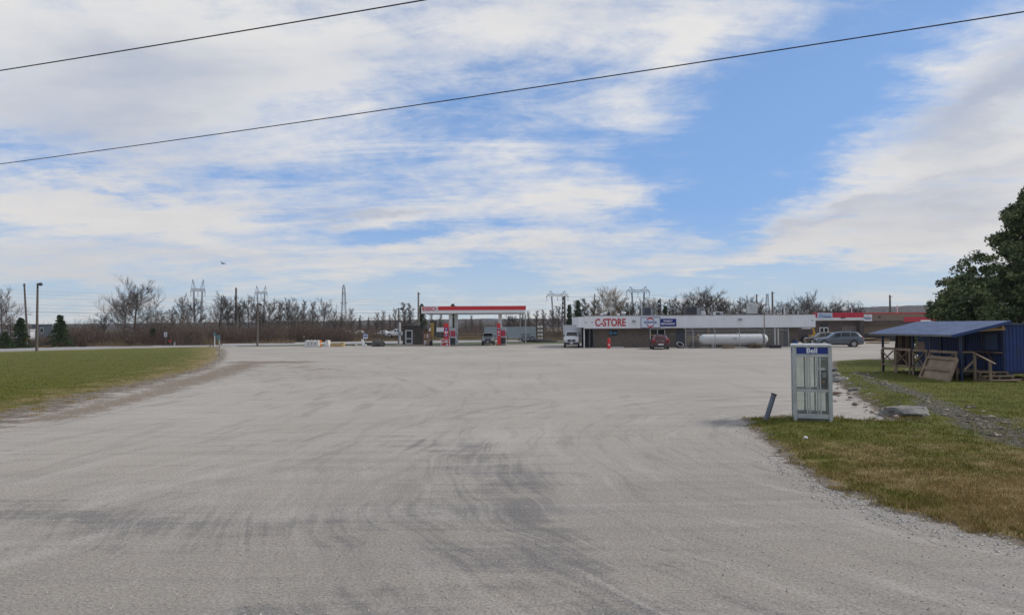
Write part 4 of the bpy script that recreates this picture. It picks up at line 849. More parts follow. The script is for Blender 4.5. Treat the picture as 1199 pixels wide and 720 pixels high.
t = thing('guy_stub', 'short grey strut beside the taller white sign post', 'strut', G(247.5,407)); m = MB(); m.bar((-.35,0,0),(.25,0,.75),.07); part('strut', m, woodpole, t); m = MB(); m.bar((.25,0,0),(.25,0,.78),.06); part('peg', m, woodpole, t)
# trailer, barrier stack, mound ---------------------------------
YTt = 111; a, b = A(567,390,YTt).x, A(627.5,390,YTt).x; t = thing('semi_trailer', 'long pale grey box trailer parked beyond the right fuel pump', 'trailer', ((a+b)/2,YTt,0)); w = (b-a)/2
zt_ = A(600,382.6,YTt).z; zb_ = A(600,396.2,YTt).z
m = MB(); m.bb(-w,w,0,2.5,zb_,zt_); bd = part('box', m, M('trailer_grey',(.40,.45,.47),.45,.1,var=.12,dirt=(.25,.27,.27)), t)
m = MB(); n = 40
for i in range(n): x = -w+.08+i*(2*w-.16)/(n-1); m.bb(x-.02,x+.02,-.035,-.002,zb_+.08,zt_-.08)
part('ribs', m, M('trailer_rib',(.33,.37,.39),.4,.2), bd)
m = MB(); m.bb(-w,w,-.045,0-.003,zt_-.08,zt_); m.bb(-w,w,-.045,-.003,zb_,zb_+.08); part('rails', m, steel, bd)
m = MB(); m.bb(w*.42,w*.78,-.05,-.036,zb_+.55,zb_+.72); part('green_stripe', m, M('dull_green',(.10,.22,.17),.6), bd)
for x in (w*.52,w*.70,w*.86):
    m = MB(); m.tube([(x,.0,.46),(x,.35,.46)], .46, 20); wl_ = part('wheel', m, black, t); m = MB(); m.tube([(x,-.02,.46),(x,-.004,.46)], .22, 14); part('rim', m, grey, wl_)
m = MB(); m.bb(w*.42,w*.96,.3,2.2,zb_-.22,zb_-.004); part('bogie', m, dark, t)
for y in (.3,2.1): m = MB(); m.bar((-w*.62,y,0),(-w*.62,y,zb_),.14); part('landing_leg', m, grey, t)
m = MB(); m.bb(w*.30,w*.40,.0,.3,zb_-.35,zb_-.004); part('toolbox', m, M('brown_toolbox',(.16,.11,.08),.7), t)
t = thing('tote_rack', 'black rack of white water totes behind the grey trailer', 'rack', (A(632.4,390,109).x,109,0)); z1 = A(632,382,109).z
m = MB()
for x in (-.48,.48):
    for y in (-.4,.4): m.bar((x,y,0),(x,y,z1),.06)
for k in range(4): m.bb(-.45,.45,-.4,.4,.35+k*.62,.41+k*.62)
part('frame', m, dark, t)
for k in range(4):
    for x in (-.23,.23): m = MB(); m.bb(x-.19,x+.19,-.35,.35,.415+k*.62,.78+k*.62); part('tote', m, M('tote_cream',(.72,.70,.60),.5), t, bevel=.04)
t = thing('dark_mound', 'low dark mound beside the trailer wheels', 'soil heap', (A(634,400,108.0).x,107.6,0)); m = MB(); m.blob((0,0,0),(3.0,.9,.55),8,3,.2); part('soil', m, M('mound_black',(.035,.033,.032),.95,var=.3,bump=.03), t, smooth=70)  # low near-black mound filling the dark patch by the trailer
# far side of the road: low teal building, gold sign, houses, vehicles
def house(px0,px1,ytop,D,label,wm,rm,roof_h=.35,flat=False,wins=2,name='far_building',cat='building',ybase=None,dep=8):
    a,b = A(px0,385,D).x, A(px1,385,D).x; w=(b-a)/2; z=A(px0,ytop,D).z; t = thing(name,label,cat,((a+b)/2,D,0)); zr = z*(1-roof_h) if not flat else z-.25
    m = MB(); m.bb(-w,w,0,dep,0,zr); wl_ = part('wall', m, wm, t)
    m = MB()
    if flat: m.bb(-w-.2,w+.2,-.3,dep+.3,zr+.003,z)
    else: m.prism([(-.5,zr+.003),(dep+.5,zr+.003),(dep/2,z)], -w-.4, w+.4, 'x')
    part('roof', m, rm, t)
    for i in range(wins):
        x = -w+(i+.5)*2*w/wins; m = MB(); m.bb(x-.5,x+.5,-.06,-.003,zr*.4,zr*.8); f = part('window', m, white, t); m = MB(); m.bb(x-.42,x+.42,-.075,-.061,zr*.44,zr*.76); part('pane', m, glass, f)
    return t
house(503,521,383.5,165,'low dark teal building with a grey roof seen under the canopy',M('teal_wall',(.03,.055,.065),.7),M('grey_shingle',(.30,.31,.32),.8),.45,wins=3)
house(-8,35.5,385.8,150,'long white building behind the leftmost spruce',M('bldg_white',(.60,.61,.62),.7),M('pale_roof',(.62,.63,.64),.5),flat=True,wins=3,dep=1.5)
house(37,61,379.6,190,'tall grey-blue shed building left of the larger spruce',M('bldg_grey',(.16,.18,.20),.7),M('pale_roof2',(.22,.24,.26),.5),flat=True,wins=1,dep=2)
t = thing('gold_sign_tower', 'tall gold and black sign tower behind the canopy', 'sign tower', (A(508,385,158).x,158,0)); z1 = A(508,375.6,158).z
m = MB(); m.bb(-.75,.1,-.3,.3,.0,z1-.4); part('gold_panel', m, M('gold',(.45,.27,.06),.5,.2), t); m = MB(); m.bb(.103,.6,-.3,.3,0,z1-.4); part('black_panel', m, dark, t); m = MB(); m.bb(-.8,.7,-.35,.35,z1-.39,z1); part('cap', m, dark, t)
PU = [(0,.70,.50,.95,.55,1.0),(.2,.9,.4,1.05,.75,1.12),(1.3,.95,.4,1.12,.8,1.2),(1.6,.95,.4,1.15,.72,1.3),(2.1,.95,.4,1.15,.7,1.80),(3.1,.95,.4,1.15,.7,1.82),(3.35,.95,.4,1.15,.78,1.22),(3.4,.95,.4,1.12,.9,1.15),(5.4,.95,.45,1.12,.9,1.15),(5.5,.9,.5,1.1,.85,1.13)]
p = A(466,395,150); car('white_pickup','white pickup truck driving on the far road left of the kiosk','pickup',(p.x,150,.3),0,PU,cleanwhite,wheels=(1.0,4.4),wr=.40,wins=((1.95,2.5,.2,.02),(2.6,3.1,.02,.05)),ws=(1.63,2.08),tails=((5.45,.85,.95,.08,.1,.25),),sc=1.0)
for i,(px,D,nm) in enumerate(((404,190,'small pale car far off left of the notice board'),(447,195,'pale car far off above the boulder'),(419,200,'white car far off just left of the notice board'),(457,185,'pale grey car far off between the boulder and the pickup'))):
    p = A(px,388,D); car('distant_car',nm,'car',(p.x,D,.0),R(8*i),HAT,cleanwhite if i!=3 else M('pale_grey_car',(.4,.42,.44),.4),wheels=(.8,3.3),wr=.33,wins=((1.6,2.35,.38,.02),(2.43,3.2,.02,.1)),group='pale cars parked beyond the brush')
# ================================================================ plaza on the right
YP = 98
def qx(px): return A(px,380,YP).x
def qz(px,py): return A(px,py,YP).z
t = thing('plaza_shop', 'brown brick shop with a bright red fascia and a glass entrance beyond the grey-blue SUV', 'shop', (qx(984),YP+6,0))
m = MB(); m.bb(qx(954.8),qx(1007),YP+.8,YP+14,0,4.1); part('wall', m, M('dark_brown_brick',(.115,.085,.075),.9,var=.15), t, True)
m = MB(); m.bb(qx(953.6),qx(1011.5),YP,YP+.7,qz(985,371.8),qz(985,366.0)); fa = part('fascia', m, M('fascia_red',(.52,.022,.05),.45,var=.06), t, True)
m = MB(); m.bb(qx(953.6),qx(1011.5),YP-.02,YP+.65,qz(985,375.2),qz(985,371.85)); part('fascia_band', m, white, t, True)
m = MB(); m.bb(qx(957.2),qx(974.6),YP-.06,YP-.004,qz(965,373.4),qz(965,366.4)); sg = part('shop_sign', m, M('sign_pale_blue',(.58,.64,.72),.4,var=.03), t, True)
m = MB(); torus(m,(qx(960.8),YP-.07,qz(961,369.6)),.22,.05,16,6,'y'); part('swirl', m, M('swirl_blue',(.04,.16,.42),.4), sg, True)
m = MB(); m.bb(qx(962.8),qx(973.4),YP-.072,YP-.062,qz(965,369.4),qz(965,368.0)); part('text_line', m, M('txt_teal',(.25,.42,.58),.5), sg, True)
m = MB(); m.bb(qx(963.4),qx(973.6),YP-.072,YP-.062,qz(965,371.6),qz(965,370.4)); part('text_line', m, navy, sg, True)
m = MB(); m.bb(qx(984.8),qx(989.2),YP-.22,YP-.03,qz(987,372.6),qz(987,371.4)); part('fascia_lamp', m, M('lamp_dark_red',(.15,.02,.03),.5), t, True)
m = MB(); m.bb(qx(1007),qx(1011.8),YP+.02,YP+14,0,qz(985,375.3)); part('corner_pier', m, M('pier_brown',(.085,.068,.06),.9), t, True)
m = MB(); m.bb(qx(988.5),qx(1005.5),YP+.74,YP+.796,.6,qz(996,381.6)); part('boarded_window', m, M('taupe_board',(.17,.145,.13),.8), t, True)
m = MB(); m.bb(qx(963),qx(972.5),YP+.73,YP+.797,qz(968,382.4),qz(968,379.3)); part('transom', m, dark, t, True)
window(qx(962.2),qx(972.8),.1,qz(968,383.2),YP+.796,t,white,glass,name='entrance_door',fr=.12,mul=1)
t = thing('plaza_wing', 'tan and brown plaza wing with a thin red roof edge behind the blue shed', 'shop', (qx(1060),YP+9,0))
xr = qx(1185)
m = MB(); m.bb(qx(1011.9),xr,YP+4,YP+16,0,qz(1015,379.5)-.0); part('wall', m, M('tan_wall',(.27,.21,.16),.85,var=.12), t, True)
m = MB(); m.bb(qx(1011.9),xr,YP+3.96,YP+3.996,0,1.15); part('plinth', m, M('dark_plinth',(.07,.06,.055),.9), t, True)
m = MB(); m.bb(qx(1011.9),xr,YP+2.6,YP+16,qz(1015,378.9),qz(1015,375.6)); part('soffit_band', m, M('brown_band',(.10,.075,.06),.8), t, True)
m = MB(); m.bb(qx(1011.9),xr,YP+2.5,YP+16,qz(1015,375.55),qz(1015,367.3)); part('fascia', m, M('tan_fascia',(.23,.17,.125),.8,var=.08), t, True)
m = MB(); m.bb(qx(1026),xr,YP+2.45,YP+16,qz(1015,367.25),qz(1015,366.0)); part('red_roof_edge', m, red, t, True)
m = MB(); m.bb(qx(1016),qx(1029.4),YP+1.9,YP+2.0,qz(1022,375.8),qz(1022,368.0)); sg = part('hanging_sign', m, cleanwhite, t, True)
m = MB(); torus(m,(qx(1018.6),YP+1.89,qz(1018,371.4)),.22,.05,16,6,'y'); part('swirl', m, M('swirl_blue',(.04,.16,.42),.4), sg, True)
m = MB(); m.bb(qx(1021.5),qx(1028),YP+1.885,YP+1.897,qz(1022,370.8),qz(1022,369.8)); part('text_line', m, M('txt_grey',(.4,.45,.55),.5), sg, True)
m = MB(); m.bb(qx(1021.0),qx(1028.4),YP+1.885,YP+1.897,qz(1022,373.4),qz(1022,372.0)); part('text_line', m, navy, sg, True)
m = MB(); m.bb(qx(1039.5),qx(1041.6),YP+2.3,YP+2.48,qz(1040,371.6),qz(1040,370)); part('wall_lamp', m, dark, t, True)
for px,tp in ((1030,360.4),(1088,358)):
    m = MB(); m.tube([(qx(px),YP+8,4.1),(qx(px),YP+8,qz(px,tp)+.35)], .09, 6); part('roof_pipe', m, white, t, True)
YR_ = 88
def rx_(px): return A(px,380,YR_).x
t = thing('red_canopy_shop', 'low shopfront with a deep red awning fascia just above the blue shed roof', 'shop', (rx_(1085),YR_+3,0))
m = MB(); m.bb(rx_(1062.5),rx_(1112),YR_,YR_+.8,A(1080,376.6,YR_).z,A(1080,371.0,YR_).z); part('awning', m, M('awning_red',(.48,.03,.045),.5,var=.08), t, True)
m = MB(); m.bb(rx_(1064),rx_(1111),YR_+.3,YR_+.75,0,A(1080,376.65,YR_).z); part('wall', m, M('shop_brown',(.10,.08,.07),.9), t, True)
m = MB(); m.bb(rx_(1078),rx_(1092),YR_-.04,YR_-.003,A(1080,376.4,YR_).z,A(1080,374.6,YR_).z); part('name_board', m, cleanwhite, t, True)
t = thing('pallet_pile', 'pile of tan pallets beside the plaza wall left of the blue shed', 'pallets', (A(1027,395,90).x,90,0))
for i,(x,z,r_) in enumerate(((-.7,.1,0),(-.6,.32,.1),(.8,.1,0),(.85,.32,-.1),(.75,.54,.15),(-1.1,.7,.9))):
    m = MB()
    for k in range(5): m.box((x,-.5+k*.25,z),(1.2,.12,.03),r_*.3)
    for k in (-.5,0,.5): m.box((x+k,0,z-.06),(.09,1.1,.08),r_*.3)
    part('pallet', m, M('pallet_tan',(.42,.29,.15),.8,var=.2), t)
t = thing('yellow_machine', 'small yellow tractor with a white canopy parked under the end of the store roof', 'tractor', (A(947.5,393,92).x,92,0))
yl = M('machine_yellow',(.55,.30,.03),.5,var=.1)
m = MB(); m.bb(-.2,.75,-.4,.4,.45,1.15); part('body', m, yl, t, bevel=.05); m = MB(); m.bb(-.85,.1,-.45,.45,2.0,2.12); part('canopy', m, cleanwhite, t, bevel=.02)
m = MB()
for x in (-.75,0):
    for y in (-.4,.4): m.bar((x,y,.8),(x,y,2.0),.06)
part('canopy_frame', m, dark, t)
m = MB(); m.bar((.65,0,1.0),(.55,0,2.25),.14); m.bar((.55,0,2.25),(.85,0,1.2),.12); part('boom', m, yl, t)
m = MB(); m.bb(-.7,-.3,-.25,.25,.75,1.2); part('driver_seat', m, dark, t)
for x,r in ((-.5,.5),(.6,.32)):
    for y in (-.5,.5): m = MB(); m.tube([(x,y-.12,r),(x,y+.12,r)], r, 18); part('wheel', m, black, t)
p = A(950,395,89); car('tan_sedan','tan parked car half hidden behind the grey-blue SUV','car',(p.x+.8,88,0),R(-8),HAT,M('tan_paint',(.17,.14,.10),.35,.3,coat=.5),wheels=(.8,3.3),wr=.33,wins=((1.6,2.35,.38,.02),(2.43,3.2,.02,.1)),ws=(1.4,1.93))
# ================================================================ phone booth
p = G(948.5,492.5); BX = p.x+.03; BYc = 18.05
t = thing('phone_booth', 'weathered grey-white glass phone booth with a blue Bell header on the grass corner', 'phone booth', (BX,BYc,.02), R(-19.5))
w, d, h = .475, .45, 2.07
alu = M('booth_aluminium',(.50,.52,.50),.45,.25,var=.08,sc=2,dirt=(.33,.34,.31)); bgl = clear_glass('booth_glass',(.62,.64,.60),.15)
for x in (-1,1):
    for y in (-1,1): m = MB(); m.bb(x*w-.045*(1+x),x*w+.045*(1-x),y*d-.045*(1+y),y*d+.045*(1-y),0,h-.1); part('corner_post', m, alu, t, bevel=.008)
m = MB(); m.bb(-w-.015,w+.015,-d-.015,d+.015,h-.095,h-.012); part('roof', m, M('booth_roof',(.60,.61,.59),.5,dirt=(.38,.38,.34)), t, bevel=.035)
def frames(sgn_axis, pos, name, glassit=True):
    # rails and mullions on one side; sgn_axis 'x' = side wall at x=pos, 'y' = front/back wall at y=pos
    def B(m,u0,u1,z0,z1,th=.02):
        if sgn_axis == 'y': m.bb(u0,u1,pos-th,pos+th,z0,z1)
        else: m.bb(pos-th,pos+th,u0,u1,z0,z1)
    e_ = (w if sgn_axis == 'y' else d)-.092
    m = MB(); B(m,-e_,e_,.10,.22); B(m,-e_,e_,.80,.86); B(m,-e_,e_,1.72,1.79)
    us = (-.15,-.085,.105,.17) if sgn_axis == 'y' else (-.02,)
    for u in us: B(m,u-.0,u+.036,.223,.797,.017); B(m,u,u+.036,.863,1.717,.017)
    f = part(name, m, alu, t, bevel=.004)
    m = MB(); B(m,-e_+.003,e_-.003,.16,.83,.003); part('glass_pane', m, bgl, f); m = MB(); B(m,-e_+.003,e_-.003,.835,1.74,.003); part('glass_pane', m, bgl, f)
    m = MB(); B(m,-e_,e_,1.795,h-.098,.016); part('header', m, alu, f)
    return f
fr = frames('y',-d+.045,'front_frame'); bk = frames('y',d-.045,'back_frame'); lf = frames('x',-w+.045,'side_frame'); rt = frames('x',w-.045,'side_frame')
bb_ = M('bell_blue',(.006,.030,.23),.35,var=.04)
hz = (1.795+h-.098)/2+.002
for f,y,s_ in ((fr,-d+.045-.018,-1),(bk,d-.045+.018,1)):
    m = MB(); m.bb(-w+.095,w-.095,y-.006,y+.006,hz-.080,hz+.085); bp = part('blue_panel', m, bb_, f)
    if s_ < 0:
        m2 = text_mesh('Bell', .185, .003, .0045, 1.0); m2.v = [(v[0]-.005,v[1]+y-.009,v[2]+hz) for v in m2.v]; part('lettering', m2, M('bell_white',(.85,.86,.88),.4,var=.02), bp)
m = MB(); m.bb(-d+.1,d-.1,0,0,0,0)
for x in (-w+.024,): m = MB(); m.bb(x-.006,x+.006,-d+.12,d-.12,hz-.075,hz+.08); part('blue_panel', m, bb_, lf)
m = MB(); m.bb(w-.27,w-.062,.14,.40,.86,1.34); ph = part('telephone', m, M('phone_black',(.02,.02,.022),.35), t, bevel=.015)
m = MB(); m.bb(w-.255,w-.205,.122,.138,.95,1.28); part('handset', m, dark, ph, bevel=.008)
m = MB(); m.bb(w-.18,w-.09,.128,.138,1.14,1.27); part('keypad', m, steel, ph)
m = MB(); m.bb(w-.19,w-.12,.128,.138,1.0,1.06); part('card_slot', m, M('amber_slot',(.5,.25,.04),.5), ph)
m = MB(); m.tube([(w-.23,.12,.97),(w-.26,.06,.78),(w-.2,.08,.72),(w-.15,.13,.88)], .008, 6); part('cord', m, steel, ph)
m = MB(); m.bb(w-.29,w-.05,.36,.395,1.38,1.70); part('notice_plate', m, M('notice_green_grey',(.42,.47,.38),.5,var=.1), t)
m = MB(); m.bb(w-.28,w-.06,.34,.358,1.60,1.665); part('notice_header', m, cleanwhite, t)
m = MB(); m.bb(-.02-.2,-.02-.02,.1,.35,.0,.0)
m = MB(); m.bb(-w+.09,w-.09,-d+.09,d-.09,.02,.10); part('floor_plate', m, M('booth_floor',(.20,.20,.18),.8,dirt=(.1,.1,.08)), t)
# crushed paper, bollard
for i,(px,py,lab,s_) in enumerate(((945,491.5,'crumpled white litter under the phone booth frame',.10),(943.5,516.5,'scrap of white litter on the browning grass before the booth',.05),(1049,490.5,'pinkish litter at the foot of the flat rock',.07),(1061,434.5,'white scrap on the mown grass below the shed',.06))):
    p = G(px,py); m = MB(); m.blob((0,0,.05),(s_,s_*.7,s_*.55),i+1,2,.45,2.5); tag(part('litter', m, cleanwhite if i != 2 else M('pink_scrap',(.6,.40,.35),.7), loc=None), lab, 'litter'); bpy.context.scene.collection.objects[-1].location = (p.x,p.y,.03)
p = G(896.3,492.8); t = thing('steel_bollard', 'tilted grey steel pipe bollard left of the phone booth', 'bollard', p)
m = MB(); m.tube([(-.03,0,-.1),(.245,.02,.70)], .066, 20); part('pipe', m, M('bollard_grey',(.155,.17,.20),.6,.3,var=.2,sc=5,dirt=(.20,.15,.11)), t, smooth=40)
m = MB(); m.tube([(.242,.02,.69),(.258,.02,.735)], .074, 20); part('cap', m, M('bollard_cap',(.06,.05,.05),.7), t, smooth=40)
# rocks -----------------------------------------------------------
rkm = M('limestone',(.235,.225,.205),.9,var=.35,sc=6,bump=.03,dirt=(.09,.085,.07))
def rock(px,py,sz,seed,label,mt=None,rz=0,name='rock'):
    p = G(px,py); m = MB(); m.blob((0,0,0),(1,1,1),seed,3,.22,1.3)
    vs = []
    for v in m.v: z = max(-.5,min(.62+.12*mnoise.noise(Vector(v)*2),v[2])); n_ = mnoise.noise(Vector(v)*4+Vector((seed,0,0)))*.06; vs.append((v[0]*sz[0]*(1+n_),v[1]*sz[1]*(1+n_),(z+n_)*sz[2]))
    m.v = vs; o = part(name, m, mt or rkm, smooth=32); o.location = (p.x,p.y+sz[1]*.5,.05+sz[2]*.3); o.rotation_euler = (0,0,rz); return tag(o,label,'rock')
rock(1066,488.5,(.62,.42,.24),1,'large flat-topped grey rock at the end of the gravel tongue',rz=R(-8))
rock(984,447.5,(.34,.3,.2),2,'pale grey rock in the pile just right of the phone booth',rz=.4)
rock(979,441,(.36,.3,.16),3,'dark-edged slab behind the pale rock right of the booth',rz=.1)
rock(976,435,(.34,.3,.13),4,'farthest grey slab of the pile right of the booth',M('dark_slate',(.12,.12,.12),.9,var=.2),rz=.8)
rock(990.5,446.8,(.2,.16,.14),5,'small whitish stone at the right end of the rock pile',M('pale_stone',(.42,.41,.38),.9),rz=1.2)
rock(1002,452.5,(.28,.2,.09),6,'thin pale stone half sunk in the grass bank, upper left one')
rock(1014,451.5,(.22,.2,.07),7,'thin pale stone beside the dark lump in the ditch')
rock(1008,458.5,(.42,.2,.09),8,'long low stone on the middle of the grass bank',rz=.15)
rock(1027,465,(.30,.2,.10),9,'tan stone on the lower middle of the grass bank',M('tan_stone',(.38,.33,.25),.9),rz=-.2)
rock(1042,462.5,(.40,.3,.14),10,'dark grey stone on the far side of the ditch',M('ditch_stone',(.13,.125,.115),.9,var=.3),rz=.2)
rock(1025.5,452.2,(.12,.12,.13),11,'round black lump lying in the gravel ditch',M('black_lump',(.02,.02,.022),.7))
rock(1045,475.5,(.3,.18,.06),12,'low pale stone behind the large flat rock')
rock(978,462.5,(.32,.16,.06),13,'flat rusty-brown stone on the gravel right of the booth',M('rust_stone',(.17,.11,.085),.9),rz=.3)
rock(1001.5,476.5,(.07,.06,.04),14,'tiny black stone on the gravel tongue',M('black_lump',(.02,.02,.022),.7))
# ================================================================ blue shed with porch
X0, XW, Y0, Y1 = 20.0, 21.95, 29.75, 36.1
bl = M('shed_blue',(.014,.038,.150),.6,var=.22,sc=1.5,dirt=(.03,.04,.07)); dbl = M('shed_dark_blue',(.008,.018,.065),.5); 
t = thing('blue_shed', 'raised blue clad shed with a corrugated blue porch roof under the big tree', 'shed', (X0,Y0,0))
m = MB()                                           # vertically corrugated long side
prof = []; n = 44
for i in range(n): y = Y0+i*(Y1-Y0)/n; s_ = (Y1-Y0)/n; prof += [(XW,y),(XW,y+s_*.55),(XW+.03,y+s_*.62),(XW+.03,y+s_*.93)]
prof += [(XW,Y1),(24.6,Y1)]
xs_ = []; k = 16
for i in range(k): x = 24.6-i*(24.6-XW)/k; s_ = (24.6-XW)/k; xs_ += [(x,Y0-.0),(x-s_*.6,Y0),(x-s_*.66,Y0+.018),(x-s_*.95,Y0+.018)]
m.prism(prof+xs_, .46, 2.52, 'z'); part('wall', m, bl, t, True)
m = MB(); m.bb(XW-.06,24.7,Y0-.1,Y1+.1,2.523,2.60); part('roof', m, M('shed_top',(.05,.07,.12),.5), t, True)
m = MB(); m.bb(XW-.02,24.62,Y0+.06,Y1-.05,.34,.457); part('floor_beam', m, dbl, t, True)
for x,y in ((22.3,30.2),(24.2,30.2),(22.3,33),(24.2,33),(22.3,35.7)): m = MB(); m.bb(x-.2,x+.2,y-.2,y+.2,0,.338); part('block', m, conc, t, True)
m = MB()                                           # porch roof sheet
ny = 60; vs = []; xa, xb, za, zb_ = 19.35, 21.97, 2.09, 2.70; ya, yb_ = 29.35, 36.2
for i in range(ny*4+1):
    y = ya+(yb_-ya)*i/(ny*4); q = i%4; z = .022 if q in (1,2) else 0
    vs += [(xa,y,za+z),(xb,y,zb_+z),(xa,y,za+z-.008),(xb,y,zb_+z-.008)]
m.v = vs
for i in range(ny*4): a = i*4; b = a+4; m.f += [(a,a+1,b+1,b),(b+2,b+3,a+3,a+2),(a,b,b+2,a+2),(a+1,a+3,b+3,b+1)]; m.m += [0]*4
part('porch_roof', m, M('roof_blue',(.15,.19,.30),.42,.25,var=.16,sc=1.6,dirt=(.10,.12,.17)), t, True)
m = MB(); m.bar((xa-.01,ya-.02,za-.05),(xb,ya-.02,zb_-.05),.035,.13); part('barge_board', m, M('barge_blue',(.015,.04,.15),.5), t, True)
m = MB(); m.bb(xa-.03,xa-.004,ya,yb_,za-.07,za-.012); part('eave_trim', m, M('eave_grey',(.16,.16,.15),.6), t, True)
for i in range(7):
    y = ya+.1+i*(yb_-ya-.2)/6; m = MB(); m.bar((xa+.05,y,za-.065),(xb-.05,y,zb_-.065),.04,.09); part('rafter', m, lumber, t, True)
m = MB(); m.bb(XW-.30,XW-.22,Y0-.3,Y0+1.0,2.38,2.50); part('tan_beam', m, M('new_lumber',(.42,.26,.11),.7), t, True)
m = MB(); m.bar((20.75,Y0-.08,2.30),(XW-.02,Y0-.08,2.36),.05,.13); part('tan_beam', m, M('new_lumber',(.42,.26,.11),.7), t, True)
for y in (29.75,31.9,33.3,36.0): m = MB(); m.bb(X0-.045,X0+.045,y-.045,y+.045,0,za-.05); part('porch_post', m, dbl, t, True)
for y in (Y0+.05,Y0+1.25,Y0+2.6,Y0+4.4): m = MB(); m.bb(XW-.05,XW-.003,y-.05,y+.05,.46,2.5); part('wall_batten', m, dbl, t, True)
m = MB(); m.bb(X0+.02,XW-.06,Y0+.62,Y1-.1,.40,.455)
part('deck', m, lumber, t, True)
# hatch frame and counter
m = MB(); y0_,y1_ = 30.05,31.15
m.bb(XW-.05,XW-.004,y0_,y1_,1.35,1.42); m.bb(XW-.05,XW-.004,y0_,y1_,2.1,2.17); m.bb(XW-.05,XW-.004,y0_,y0_+.06,1.422,2.098); m.bb(XW-.05,XW-.004,y1_-.06,y1_,1.422,2.098); hf = part('hatch_frame', m, dbl, t, True)
m = MB(); m.bb(XW-.02,XW-.003,y0_+.06,y1_-.06,1.42,2.1); part('hatch_panel', m, M('hatch_blue',(.03,.07,.17),.5), hf, True)
m = MB(); m.bb(XW-.42,XW-.055,Y0+.02,Y0+2.2,1.26,1.31); part('counter', m, M('counter_brown',(.13,.08,.05),.7), t, True)
for y in (Y0+.6,Y0+1.5): m = MB(); m.bar((XW-.38,y,1.25),(XW-.06,y,.9),.05); part('bracket', m, M('counter_brown',(.13,.08,.05),.7), t, True)
# railings: posts, rails, crosses
def rail(m,a,b,w_=.07,h_=.04): m.bar(a,b,w_,h_)
def railing(ya,yb_,label=None):
    zt_ = 1.30; r = MB(); r.bb(X0-.10,X0-.05,ya,yb_,zt_-.06,zt_+.06); rl = part('railing', r, lumber, t, True); r = MB(); r.bb(X0-.10,X0-.05,ya,yb_,.42,.52); part('bottom_rail', r, lumber, rl, True)
    for y in (ya+.04,yb_-.04): m = MB(); m.bb(X0-.145,X0-.101,y-.045,y+.045,0,zt_-.065); part('baluster', m, lumber, rl, True)
    m = MB(); m.bar((X0-.155,ya+.08,.54),(X0-.155,yb_-.08,zt_-.10),.025,.075,up=(1,0,0)); part('cross_brace', m, lumber, rl, True)
    m = MB(); m.bar((X0-.185,ya+.08,zt_-.10),(X0-.185,yb_-.08,.54),.025,.075,up=(1,0,0)); part('cross_brace', m, lumber, rl, True)
railing(34.65,35.95); railing(33.35,34.6); railing(32.0,33.15); railing(29.85,31.85)
m = MB(); m.bb(X0-.02,X0+.03,32.35,32.95,1.32,1.72); part('small_board', m, M('brown_board',(.17,.11,.08),.8), t, True)
# steps with a sloping handrail
t2 = thing('porch_steps', 'three weathered timber steps up to the porch of the blue shed', 'steps', (21.1,29.3,0))
for i,(y,z) in enumerate(((29.0,.13),(29.3,.29),(29.6,.44))): m = MB(); m.bb(20.55+.05*(2-i),21.9+.05*(2-i),y-.14,y+.13,z-.02,z+.02); part('tread', m, lumber, t2, True)
for x in (20.66,21.25,21.84): m = MB(); m.prism([(28.88,0),(29.75,0),(29.75,.415),(29.46,.415),(29.46,.265),(29.16,.265),(29.16,.105),(28.88,.105)], x-.02, x+.02, 'x'); part('stringer', m, lumber, t2, True)
for x,y,z1 in ((20.5,29.6,1.26),(20.72,28.95,.95)): m = MB(); m.bb(x-.045,x+.045,y-.045,y+.045,0,z1); part('newel', m, lumber, t2, True)
m = MB(); m.bar((20.48,29.72,1.33),(20.76,28.7,.86),.10,.045); part('handrail', m, lumber, t2, True)
m = MB(); m.bar((20.02,29.66,1.32),(20.52,29.66,1.32),.09,.045); part('handrail', m, lumber, t2, True)
m = MB(); m.bar((20.05,29.62,.55),(20.5,29.60,.98),.035,.08); part('brace', m, lumber, t2, True)
# leaning crate lid and leaning boards
t3 = thing('leaning_crate_panel', 'big unpainted crate panel with a middle rib leaning on the porch railing', 'panel', (19.5,30.55,0))
a0,a1,b1,b0 = Vector((19.28,31.55,.02)),Vector((19.22,29.35,.02)),Vector((19.72,29.5,1.0)),Vector((19.74,31.62,1.0)); nrm = (a1-a0).cross(b0-a0).normalized()
if nrm.x > 0: nrm = -nrm
crm = M('crate_ply',(.32,.235,.155),.8,var=.2,sc=1.6,dirt=(.22,.16,.11))
m = MB(); m.add([a0,a1,b1,b0]+[v-nrm*.02 for v in (a0,a1,b1,b0)], [(0,1,2,3),(7,6,5,4),(0,4,5,1),(1,5,6,2),(2,6,7,3),(3,7,4,0)]); part('sheet', m, crm, t3, True)
for a,b,nm in ((a0,a1,'edge_board'),(b0,b1,'edge_board'),(a0,b0,'edge_board'),(a1,b1,'edge_board'),(a0.lerp(b0,.5),a1.lerp(b1,.5),'rib')):
    m = MB(); m.bar(a+nrm*.07,b+nrm*.07,.04,.15,up=tuple((b-a).normalized().cross(nrm))); part(nm, m, M('crate_edge',(.25,.175,.115),.8,var=.2), t3, True)
t4 = thing('leaning_boards', 'stack of brown and tan boards leaning under the far end of the porch roof', 'boards', (20.6,35.3,0))
for i in range(5):
    m = MB(); y = 35.75-i*.28; m.bar((20.25+.05*i,y-.45,.46),(20.7,y,2.2),.03,.20,up=(1,0,0)); part('board', m, lumber if i in (1,3) else M('dark_brown_board',(.07,.04,.032),.8), t4, True)
# old grey drum behind the porch edge, white lidded item at far right
m = None

